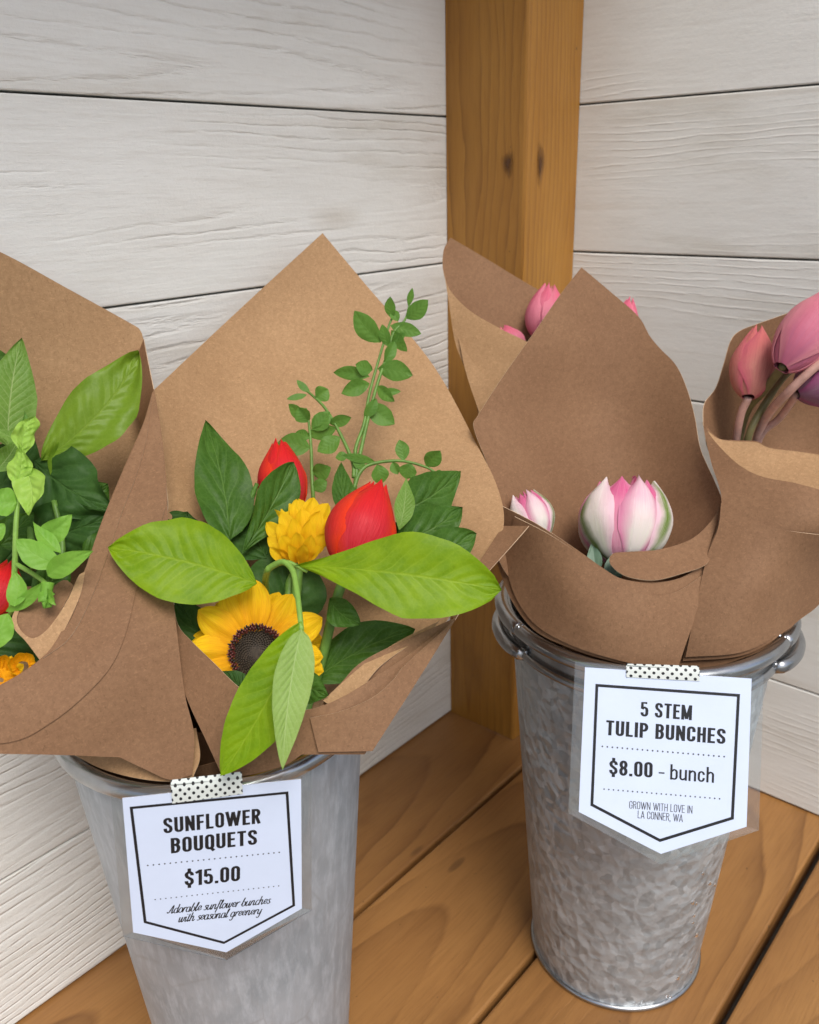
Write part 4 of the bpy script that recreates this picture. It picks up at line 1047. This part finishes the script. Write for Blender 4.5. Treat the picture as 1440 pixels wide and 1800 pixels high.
leaf(pe, M['pea'], (110, 996, .428), (28, 948, .424), 46, 'elliptic', -0.06, 0.05, 0.08, 0, 0.04, 55)
leaf(pe, M['pea'], (108, 972, .432), (58, 917, .434), 28, 'lance', -0.05, 0.04, 0.3, 15, 0.05, 56)
leaf(pe, M['pea'], (72, 948, .436), (127, 904, .440), 42, 'ovate', 0.05, 0.04, 0.2, 10, 0.06, 57)
leaf(pe, M['pea'], (84, 1012, .426), (165, 968, .424), 40, 'ovate', -0.05, 0.05, 0.2, 10, 0.05, 58)
leaf(pe, M['pea'], (10, 1075, .428), (78, 1022, .426), 24, 'elliptic', 0.06, 0.04, 0.2, 10, 0.05, 59)
leaf(pe, M['pea'], (-8, 1142, .420), (14, 1078, .424), 48, 'elliptic', -0.05, 0.05, 0.2, -10, 0.06, 60)
leaf(pe, M['pea'], (-20, 960, .436), (8, 920, .440), 30, 'elliptic', -0.05, 0.05, 0.2, -10, 0.06, 61)
leaf(pe, M['pea'], (26, 1066, .424), (24, 1002, .428), 34, 'ovate', 0.08, 0.05, 0.2, -10, 0.06, 62)
bd = stem('bud', [(84, 1024, .427), (82, 1040, .426), (82, 1054, .425), (84, 1068, .425)], .0032, .0022, M['pea'], pe)
for i, (du, dv) in enumerate(((-16, 12), (14, -2), (16, 18), (-4, 24))):
    leaf(pe, M['pea'], (83, 1042, .424), (83+du, 1046+dv, .422), 18, 'ovate', 0, 0.1, 0.3, 20*i, 0.1, 63+i, n=8, ns=3)
tulip('red_tulip', 'red tulip low at the left edge behind pea leaves', [M['red']], (-14, 1085, .450), (22, 985, .462), 86, [(-14, 1085, .450), (-20, 1150, .452), (0, 1300, .46)], seed=8, rot=0.9)
tulip('red_tulip', 'small red tulip tip peeping between dark leaves of the left bouquet', [M['red']], (96, 880, .500), (103, 818, .506), 34, None, seed=9, rot=0.4)
ray_l = ray_flower('small_yellow_flower', 'small ruffled yellow flower cut by the lower left edge of the paper', (2, 1196, .424), (-20, 900, .25), 0.0145, 9, M['yellow'], None, 19, 1, 0.9, 0.5, 0.4)
cup_ring(ray_l, (2, 1192, .424), (-10, 900, .25), 0.012, 9, 0.9, 0.012, M['yellow'], 5, 0.6)
cup_ring(ray_l, (40, 1172, .424), (30, 900, .25), 0.008, 6, 0.9, 0.009, M['yellow'], 6, 0.8)

# ------------------------------------------------------------------ tulips of the right bucket
CO, PW, PI_ = M['cream_out'], M['pinkwhite'], M['pinkin']
tulip('double_tulip', 'large pink and cream double tulip with green flames in the pointed wrap', [PW, CO, PW, CO], (1092, 992, .560), (1102, 846, .580), 168,
      [(1092, 990, .560), (1075, 1040, .560), (1090, 1120, .565)], M['blue_green'], 0.0, 21, PI_, -1.45, r_st=.004, npet=6, shape=0.50, pt=2.6, half=0.56, ke=0.69, extra=7)
tulip('double_tulip', 'smaller pink and cream double tulip at the left inside the pointed wrap', [CO, PW], (950, 950, .568), (918, 868, .580), 84, [(950, 950, .568), (970, 1000, .565), (1000, 1100, .56)], M['blue_green'], 0.0, 22, PI_, 1.1, npet=5, shape=0.6, pt=2.6, half=0.62, ke=0.70, extra=6)
bl = thing('tulip_leaf', 'grey green tulip leaf tip low inside the pointed wrap', 'leaf', W(1040, 990, .55))
leaf(bl, M['blue_green'], (1050, 1010, .552), (1040, 950, .560), 26, 'lance', 0, 0, 0.3, 0, 0.05, 71)
leaf(bl, M['blue_green'], (1070, 1020, .545), (1078, 970, .552), 22, 'lance', 0, 0, 0.3, 0, 0.05, 72)
tulip('pink_tulip', 'pink tulip rising behind the left slope of the pointed wrap', [M['pink']], (955, 600, .700), (968, 497, .705), 76, [(955, 600, .700), (960, 700, .69)], seed=31, rot=1.2)
tulip('pink_tulip', 'pink tulip petal just showing at the lip of the rear wrap', [M['pink']], (905, 625, .694), (885, 574, .700), 60, None, seed=32, rot=0.5)
tulip('pink_tulip', 'pink tulip tip peeping over the right slope of the pointed wrap', [M['pink']], (1090, 610, .69), (1108, 524, .695), 56, [(1090, 610, .69), (1080, 700, .69)], seed=33, rot=0.2)
tulip('coral_tulip', 'closed coral tulip leaning in the right hand wrap', [M['coral']], (1316, 698, .590), (1334, 573, .606), 80, [(1316, 698, .592), (1300, 740, .605), (1284, 850, .640)], M['stem_pink'], 0, 41, None, 0.75, ke=0.83, half=1.30, pt=4.0)
tulip('mauve_tulip', 'large mauve pink tulip leaning out past the right edge', [M['mauve']], (1374, 646, .560), (1500, 490, .566), 108, [(1380, 640, .562), (1345, 685, .590), (1310, 730, .612), (1284, 850, .640)], M['stem_olive'], 0.0, 42, None, 0.3, r_st=.0030)
tulip('purple_tulip', 'dark purple tulip under the mauve one at the right edge', [M['purple']], (1400, 690, .575), (1500, 650, .572), 90, [(1402, 692, .578), (1370, 735, .604), (1335, 770, .618), (1316, 860, .64)], M['stem_pink'], 0.0, 43, None, 0.9, r_st=.0026)
tulip('pink_tulip', 'pink tulip bending out of frame on a long curved pinkish stem', [M['pink']], (1500, 610, .548), (1570, 590, .54), 80,
      [(1500, 608, .548), (1440, 640, .555), (1385, 690, .57), (1350, 730, .600), (1330, 775, .620), (1316, 870, .64)], M['stem_pink'], 0, 44, None, 0.4, r_st=.0030)
tulip('pink_tulip', 'hidden pink tulip whose olive stem curves beside the coral one', [M['pink']], (1440, 620, .60), (1500, 560, .60), 70,
      [(1440, 622, .60), (1385, 655, .602), (1345, 710, .605), (1315, 770, .608), (1304, 860, .64)], M['stem_olive'], 0, 45, None, 0.4, r_st=.0026)

# ------------------------------------------------------------------ price signs
def card_frame(TL, TR, BR, BL, d_top):
    """pose of a flat rectangular card from its four corners; d_top: distance of the middle of its upper edge"""
    r = [ray(*p) for p in (TL, TR, BR, BL)]
    A = np.array([r[1], -r[2], r[3]]).T          # k1*TR - k2*BR + k3*BL = TL
    k = np.linalg.solve(A, r[0])
    ks = np.array([1, k[0], k[1], k[2]])
    P = [x*y for x, y in zip(r, ks)]
    mid = (P[0]+P[1])/2
    s = d_top/(mid @ _fw)
    P = [Vector(CAM+p*s) for p in P]
    ex = (P[1]-P[0]+P[2]-P[3]); w_ = ex.length/2; ex.normalize()
    ey = (P[0]-P[3]+P[1]-P[2]); h_ = ey.length/2; ey = (ey-ex*ey.dot(ex)).normalized()
    ez = ex.cross(ey)
    c = (P[0]+P[1]+P[2]+P[3])/4
    return c, ex, ey, ez, w_, h_
class Card:
    def __init__(s, *a): s.c, s.ex, s.ey, s.ez, s.w, s.h = card_frame(*a)
    def loc(s, u, v):
        d = Vector(ray(u, v)); k = (s.c-Vector(CAM)).dot(s.ez)/d.dot(s.ez)
        p = Vector(CAM)+d*k-s.c
        return Vector((p.dot(s.ex), p.dot(s.ey)))
    def pt(s, x, y, z=0.0): return s.c+s.ex*x+s.ey*y+s.ez*z
def poly_ring(pts, wd):
    """inner offset ring of a closed polygon"""
    n = len(pts); P = [Vector(p) for p in pts]
    ar = sum(P[i].x*P[(i+1) % n].y-P[(i+1) % n].x*P[i].y for i in range(n))
    sg = 1 if ar > 0 else -1
    I = []
    for i in range(n):
        a = (P[i]-P[i-1]).normalized(); b = (P[(i+1) % n]-P[i]).normalized()
        na, nb_ = Vector((-a.y, a.x))*sg, Vector((-b.y, b.x))*sg
        m_ = (na+nb_); m_ = m_/(m_.length**2)*2
        I.append(P[i]+m_*wd)
    return P, I
def arc(cx, cy, rx, ry, a0, a1, n=9): return [(cx+rx*math.cos(math.radians(a0+(a1-a0)*i/n)), cy+ry*math.sin(math.radians(a0+(a1-a0)*i/n))) for i in range(n+1)]
# condensed capitals as broad pen strokes; box height 1, stroke middle lines between a and w-a
def glyph(ch, h):
    w = {'I': 2*h, '1': .30, '.': 2*h, ',': 2*h, '-': .26, 'M': .60, 'W': .74, 'N': .47, 'L': .37, 'E': .38, 'F': .37, 'T': .42, 'A': .47, 'V': .46, ' ': .20, 'b': .41, 'u': .41, 'n': .41, 'c': .38, 'h': .41}.get(ch, .44)
    a, b, c = h, w-h, w/2
    t, o, r = 1-h*.85, h*.85, (w-2*h)/2
    ry = r*1.15
    top = lambda y0, y1: arc(c, y0-ry, r, ry, y1[0], y1[1], 10)
    S = {'I': [[(a, 0), (a, 1)]], 'L': [[(a, 0), (a, 1)], [(a, o), (w, o)]], 'E': [[(a, 0), (a, 1)], [(a, o), (w, o)], [(a, t), (w, t)], [(a, .52), (w-.03, .52)]],
         'F': [[(a, 0), (a, 1)], [(a, t), (w, t)], [(a, .51), (w-.03, .51)]], 'T': [[(c, 0), (c, 1)], [(0, t), (w, t)]], 'H': [[(a, 0), (a, 1)], [(b, 0), (b, 1)], [(a, .52), (b, .52)]],
         'N': [[(a, 0), (a, 1)], [(b, 0), (b, 1)], [(a, .97), (b, .03)]], 'M': [[(a, 0), (a, 1)], [(b, 0), (b, 1)], [(a+.01, .97), (c, .06)], [(b-.01, .97), (c, .06)]],
         'W': [[(a-.03, 1), (w*.29, .02)], [(w*.29, .02), (c, .95)], [(c, .95), (w*.71, .02)], [(w*.71, .02), (b+.03, 1)]], 'V': [[(a-.03, 1), (c, .03)], [(b+.03, 1), (c, .03)]],
         'A': [[(a-.03, 0), (c, .97)], [(b+.03, 0), (c, .97)], [(a+.03, .26), (b-.03, .26)]], '-': [[(0, .36), (w, .36)]], '.': [[(a, 0), (a, 2*h)]], ',': [[(a, 2*h), (a, 0), (a-.05, -.14)]],
         'O': [arc(c, t-ry, r, ry, 0, 180, 12)+arc(c, o+ry, r, ry, 180, 360, 12)+[(b, t-ry)]],
         'U': [[(a, 1)]+arc(c, o+ry, r, ry, 180, 360, 14)+[(b, 1)]], 'C': [[(b, .64)]+arc(c, t-ry, r, ry, 0, 180, 12)+arc(c, o+ry, r, ry, 180, 360, 12)+[(b, .36)]],
         'G': [[(b, .66)]+arc(c, t-ry, r, ry, 0, 180, 12)+arc(c, o+ry, r, ry, 180, 360, 12)+[(b, .46)], [(c, .46), (w, .46)]],
         'S': [[(b, .70)]+arc(c, t-ry, r, ry, 0, 180, 10)+[(a, .72), (a+.03, .62), (c, .51), (b-.02, .39), (b, .28)]+arc(c, o+ry, r, ry, 360, 180, 10)+[(a, .31)]],
         'P': [[(a, 0), (a, 1)], [(a, t)]+[(c, t)]+arc(c, t-.22, r, .22, 90, -90, 10)+[(a, t-.44)]],
         'R': [[(a, 0), (a, 1)], [(a, t), (c, t)]+arc(c, t-.20, r, .20, 90, -90, 10)+[(a, t-.40)], [(c, t-.40), (b+.02, 0)]],
         'B': [[(a, 0), (a, 1)], [(a, t), (c, t)]+arc(c, t-.195, r*.95, .195, 90, -90, 10)+[(a, t-.39)], [(a, t-.39), (c, t-.39)]+arc(c, (o+t-.39)/2, r, (t-.39-o)/2, 90, -90, 10)+[(a, o)]],
         '0': [arc(c, t-ry, r, ry, 0, 180, 12)+arc(c, o+ry, r, ry, 180, 360, 12)+[(b, t-ry)]], '1': [[(b, 0), (b, 1)], [(b, .93), (0, .80)]],
         '5': [[(b, t), (a, t), (a, .52)], [(a, .50), (a+.04, .57), (c, .62), (b-.03, .55), (b, .44), (b, .28)]+arc(c, o+ry, r, ry, 360, 180, 10)+[(a, .28)]],
         '8': [arc(c, t-.21, r*.95, .21, 90, 450, 18), arc(c, (o+t-.42)/2, r, (t-.42-o)/2, 90, 450, 18)],
         'b': [[(a, 0), (a, 1)], [(a, .52), (c, .70-h*.6)]+arc(c+.02, .70-h*.85-.17, r-.02, .17, 70, 0, 6)+arc(c+.02, o+.16, r-.02, .16, 0, -110, 8)+[(a, .10)]],
         'h': [[(a, 0), (a, 1)], [(a, .52), (c, .70-h*.6)]+arc(c+.02, .70-h*.85-.17, r-.02, .17, 70, 0, 6)+[(b, 0)]], 'n': [[(a, 0), (a, .70)], [(a, .52), (c, .70-h*.6)]+arc(c+.02, .70-h*.85-.17, r-.02, .17, 70, 0, 6)+[(b, 0)]],
         'u': [[(b, 0), (b, .70)], [(a, .70), (a, .20)]+arc(c-.02, o+.15, r-.02, .15, 180, 270, 6)+[(b, .16)]],
         'c': [[(b, .46)]+arc(c, .70-h*.85-.17, r, .17, 0, 180, 10)+arc(c, o+.17, r, .17, 180, 360, 10)+[(b, .26)]]}
    S['Q'] = S['O']+[[(c+.01, .16), (b+.06, -.10)]]
    k = S['S'][0]
    S['$'] = [[(x, .06+y*.88) for x, y in k], [(c, .92), (c, 1.13)], [(c, -.12), (c, .08)]]
    return w, S.get(ch, [])
def text_mesh(card, s, l, r, cap, z, V=None, Fc=None, pen=0.168, gap=0.09):
    """s between baseline pixels l and r, cap height in pixels near the middle"""
    L, R = card.loc(*l), card.loc(*r)
    mid = ((l[0]+r[0])/2, (l[1]+r[1])/2)
    h = (card.loc(mid[0], mid[1]-cap)-card.loc(*mid)).length
    ax = (R-L); wid = ax.length; ax.normalize(); ay = Vector((-ax.y, ax.x))
    G = [glyph(ch, pen/2) for ch in s]
    tot = sum(g[0] for g in G)+gap*(len(G)-1); fx = wid/tot
    x = 0; kz = 0
    for w_, strokes in G:
        for st in strokes:
            P = [Vector(p) for p in st]; b = len(V); kz += 1; n = len(P)
            closed = (P[0]-P[-1]).length < 1e-4
            for i, p in enumerate(P):
                q0 = P[i-1] if i else (P[-2] if closed else P[0]); q1 = P[i+1] if i < n-1 else (P[1] if closed else P[-1])
                t = (q1-q0).normalized(); nn = Vector((-t.y, t.x))
                wv = pen*(0.80+0.20*abs(t.y))
                for sg in (1, -1):
                    q = p+nn*wv*sg*0.5
                    o = L+ax*((x+q.x)*fx)+ay*(q.y*h); V.append(card.pt(o.x, o.y, z+0.000004*(kz % 9)))
            for i in range(n-1): Fc.append((b+2*i, b+2*i+1, b+2*i+3, b+2*i+2))
        x += w_+gap
def dots_row(card, a, b, n, r, z, V, Fc):
    A, B = card.loc(*a), card.loc(*b)
    for i in range(n):
        c = A.lerp(B, i/(n-1)); k0 = len(V)
        for j in range(10): V.append(card.pt(c.x+r*math.cos(2*PI*j/10), c.y+r*math.sin(2*PI*j/10), z))
        Fc.append(tuple(range(k0, k0+10)))
# cursive letters as pen strokes in a box of x-height 1 (ascender 1.75, descender -0.7)
_o = arc(.36, .5, .32, .5, 60, 420, 14)
SCR = {'a': (.92, [_o, [(.66, 1), (.64, .2), (.74, .02), (.96, .3)]]), 'd': (.92, [_o, [(.68, 1.75), (.64, .2), (.74, .02), (.96, .3)]]),
       'b': (.85, [[(.0, .3), (.14, 1.0), (.22, 1.75), (.12, 1.2), (.10, .3)] + arc(.40, .45, .30, .45, 200, 470, 12), [(.5, .88), (.85, .8)]]),
       'o': (.82, [_o, [(.5, .92), (.86, .8)]]), 'e': (.75, [[(.08, .45), (.5, .55), (.58, .8)] + arc(.36, .55, .28, .45, 50, 310, 12) + [(.8, .35)]]),
       'c': (.72, [arc(.40, .5, .34, .5, 50, 310, 12) + [(.78, .35)]]), 'l': (.48, [[(.02, .3), (.28, 1.5), (.24, 1.78), (.12, 1.5), (.10, .25), (.22, .0), (.5, .3)]]),
       'r': (.62, [[(.05, .0), (.12, 1.0)], [(.12, .6), (.30, .95), (.5, 1.0), (.55, .85)]]), 's': (.62, [[(.52, .85), (.35, 1.0), (.14, .82), (.40, .5), (.50, .22), (.26, .0), (.04, .15)], [(.5, .2), (.64, .35)]]),
       'u': (.95, [[(.06, 1), (.06, .3), (.22, .0), (.5, .2), (.66, .6), (.68, 1.0), (.66, .25), (.78, .0), (.98, .3)]]),
       'n': (.95, [[(.05, 0), (.10, 1.0)], [(.10, .6), (.35, 1.0), (.58, .9), (.58, .25), (.72, .0), (.98, .3)]]),
       'h': (.95, [[(.05, 0), (.14, 1.75)], [(.10, .6), (.35, 1.0), (.58, .9), (.58, .25), (.72, .0), (.98, .3)]]),
       'f': (.55, [[(.50, 1.6), (.34, 1.78), (.22, 1.5), (.16, .0), (.08, -.6), (.2, -.7)], [(.0, .95), (.45, .95)]]),
       'w': (1.2, [[(.05, 1), (.10, .2), (.25, .0), (.45, .3), (.55, 1.0), (.58, .2), (.75, .0), (.95, .35), (1.0, .95), (1.2, .85)]]),
       'i': (.45, [[(.10, 1.0), (.08, .2), (.2, .0), (.46, .3)], [(.15, 1.4), (.17, 1.5)]]), 't': (.5, [[(.18, 1.5), (.10, .25), (.22, .0), (.5, .3)], [(-.05, 1.05), (.4, 1.05)]]),
       'g': (.92, [_o, [(.68, 1), (.62, -.4), (.38, -.72), (.12, -.5)], [(.65, .0), (.95, .3)]]), 'y': (.9, [[(.06, 1), (.08, .3), (.25, .05), (.5, .2), (.66, .7)], [(.68, 1), (.62, -.4), (.38, -.72), (.12, -.5)]]),
       'A': (1.15, [[(-.1, .35), (.05, .1), (.3, .3), (.75, 1.7), (.80, .2), (.92, .0), (1.12, .3)], [(.2, .6), (.85, .6)]]), ' ': (.5, [])}
def script_line(card, s, l, r, xh, pen, z, V, Fc):
    L, R = card.loc(*l), card.loc(*r)
    mid = ((l[0]+r[0])/2, (l[1]+r[1])/2)
    h = (card.loc(mid[0], mid[1]-xh)-card.loc(*mid)).length
    pw = pen*h
    ax = R-L; wid = ax.length; ax.normalize(); ay = Vector((-ax.y, ax.x))
    tot = sum(SCR[c][0] for c in s); fx = wid/tot
    x = 0; kz = 0
    for ch in s:
        for st in SCR[ch][1]:
            P = [L+ax*((x+px_)*fx+0.32*py_*h)+ay*(py_*h) for px_, py_ in st]
            P = [Vector(q) for q in catmull(P, 3)]
            b = len(V); kz += 1
            for i, p in enumerate(P):
                t = (P[min(i+1, len(P)-1)]-P[max(0, i-1)]).normalized(); nn = Vector((-t.y, t.x))
                wv = pw*(0.35+0.65*abs(t.dot(ay)))
                for sg in (1, -1):
                    q = p+nn*wv*sg*0.5; V.append(card.pt(q.x, q.y, z+0.000004*(kz % 9)))
            for i in range(len(P)-1): Fc.append((b+2*i, b+2*i+1, b+2*i+3, b+2*i+2))
        x += SCR[ch][0]

def price_sign(label, corners, apex, border, bw, d_top, film, writer):
    cd_ = Card(*corners, d_top)
    root = thing('price_sign', label, 'sign', cd_.c, 'laminated price signs')
    hw, hh = cd_.w/2, cd_.h/2
    ap = cd_.loc(*apex)
    P = [(-hw, hh), (hw, hh), (hw, -hh), (ap.x, ap.y), (-hw, -hh)]
    V = [cd_.pt(x, y, 0.0) for x, y in P]+[cd_.pt(x, y, -0.0004) for x, y in P]
    n = 5
    Fc = [tuple(reversed(range(n))), tuple(range(n, 2*n))]+[(i, (i+1) % n, n+(i+1) % n, n+i) for i in range(n)]
    mk('card', V, Fc, M['card'], root, smooth=False)
    # printed border
    B = [cd_.loc(*p) for p in border]
    bwm = bw*d_top/F
    O, I = poly_ring(B, bwm)
    V = [cd_.pt(p.x, p.y, 0.00012) for p in O+I]
    k = len(O)
    bo = mk('border', V, [(i, (i+1) % k, k+(i+1) % k, k+i) for i in range(k)], M['ink'], root, smooth=False)
    V, Fc, V2, F2 = [], [], [], []
    writer(cd_, V, Fc, V2, F2)
    mk('lettering', V, Fc, M['ink'], root, smooth=False)
    mk('small_lettering', V2, F2, M['ink_soft'], root, smooth=False)
    # clear sleeve round the card
    a, b_, c_, e_ = film
    Q = [(-hw-a, hh+b_), (hw+c_, hh+b_), (hw+c_, -hh-0.001), (ap.x, ap.y-e_), (-hw-a, -hh-0.001)]
    V = [cd_.pt(x, y, 0.0005) for x, y in Q]+[cd_.pt(x, y, -0.0008) for x, y in Q]
    # only the border of the sleeve shows round the card: a ring
    PI5 = [(-hw, hh), (hw, hh), (hw, -hh), (ap.x, ap.y), (-hw, -hh)]
    V = [cd_.pt(x, y, -0.0002+0.0006*((i*7) % 3)) for i, (x, y) in enumerate(Q)]+[cd_.pt(x, y, -0.0002) for x, y in PI5]
    mk('clear_sleeve', V, [(i, 5+i, 5+(i+1) % 5, (i+1) % 5) for i in range(5)], M['film'], root, smooth=False, solid=0.0003)
    return cd_

def write_left(c, V, F_, V2, F2):
    z = 0.00012
    text_mesh(c, 'SUNFLOWER', (288, 1465), (458, 1447), 26.5, z, V=V, Fc=F_)
    text_mesh(c, 'BOUQUETS', (301, 1500), (452, 1484), 26.5, z, V=V, Fc=F_)
    text_mesh(c, '$15.00', (325, 1558), (422, 1548), 27, z, V=V, Fc=F_)
    dots_row(c, (260, 1521), (491, 1498), 25, 0.00042, z, V2, F2)
    dots_row(c, (273, 1581), (490, 1557), 25, 0.00036, z, V2, F2)
    script_line(c, 'Adorable sunflower bunches', (294, 1606), (474, 1588), 8.4, 0.19, z, V, F_)
    script_line(c, 'with seasonal greenery', (313, 1621), (459, 1606), 8.4, 0.19, z, V, F_)
def write_right(c, V, F_, V2, F2):
    z = 0.00012
    text_mesh(c, '5 STEM', (1126, 1259), (1216, 1266), 26, z, V=V, Fc=F_)
    text_mesh(c, 'TULIP BUNCHES', (1065, 1292), (1275, 1308), 26.5, z, V=V, Fc=F_)
    text_mesh(c, '$8.00', (1071, 1362), (1147, 1367), 27, z, V=V, Fc=F_)
    text_mesh(c, '-', (1158, 1368), (1168, 1368.6), 27, z, pen=0.11, V=V, Fc=F_)
    text_mesh(c, 'bunch', (1178, 1370), (1255, 1376), 27, z, pen=0.115, V=V, Fc=F_)
    dots_row(c, (1059, 1312), (1273, 1330), 25, 0.00050, z, V2, F2)
    dots_row(c, (1062, 1387), (1265, 1404), 25, 0.00045, z, V2, F2)
    text_mesh(c, 'GROWN WITH LOVE IN', (1106, 1421), (1217, 1430), 13.5, z, pen=0.09, V=V2, Fc=F2)
    text_mesh(c, 'LA CONNER, WA', (1121, 1438), (1200, 1445), 13.5, z, pen=0.09, V=V2, Fc=F2)
c1 = price_sign('white laminated sunflower bouquets price sign reading $15.00', ((208, 1404), (523, 1370), (537, 1596), (241, 1638)), (398, 1674),
           [(228, 1418), (507, 1391), (519, 1592), (394, 1659), (253, 1622)], 5.0, .4165, (0.005, 0.0045, 0.005, 0.0055), write_left)
c2 = price_sign('white laminated tulip bunches price sign reading $8.00', ((1030, 1173), (1323, 1193), (1311, 1453), (1016, 1427)), (1162, 1501),
           [(1047, 1202), (1301, 1220), (1290, 1440), (1160, 1480), (1038, 1416)], 5.0, .5030, (0.006, 0.003, 0.0065, 0.006), write_right)

def tape(label, q, card, cols, rows_, back):
    """q: four corners (u, v) TL TR BR BL, stuck on the card and over the rim behind it"""
    V, Fc, UV = [], [], []
    n, m_ = 16, 10
    for i in range(m_+1):
        t = i/m_
        for j in range(n+1):
            s = j/n
            a = Vector(q[0]).lerp(Vector(q[1]), s); b = Vector(q[3]).lerp(Vector(q[2]), s)
            p = a.lerp(b, t)
            jag = (1.0*math.sin(i*9.1) if j in (0, n) else 0)
            l = card.loc(p.x+jag, p.y)
            dz = 0.0007+0.0003*noise.noise(Vector((s*4, t*2, cols)))
            if t < 0.45: dz -= back*((0.45-t)/0.45)**2
            V.append(card.pt(l.x, l.y, dz)); UV.append((s*cols, t*rows_))
    for i in range(m_):
        for j in range(n):
            a = i*(n+1)+j; Fc.append((a, a+1, a+n+2, a+n+1))
    o = mk('washi_tape', V, Fc, M['tape'], None, UV, solid=0.0001)
    tag(o, label, 'tape', 'polka dot tape strips')
tape('polka dot tape strip holding the sunflower price sign to the smooth bucket', ((300, 1374), (425, 1359), (427, 1394), (303, 1411)), c1, 8, 2.4, .002)
tape('polka dot tape strip holding the tulip price sign to the hammered bucket', ((1101, 1167), (1229, 1171), (1230, 1197), (1101, 1190)), c2, 8, 1.7, .002)
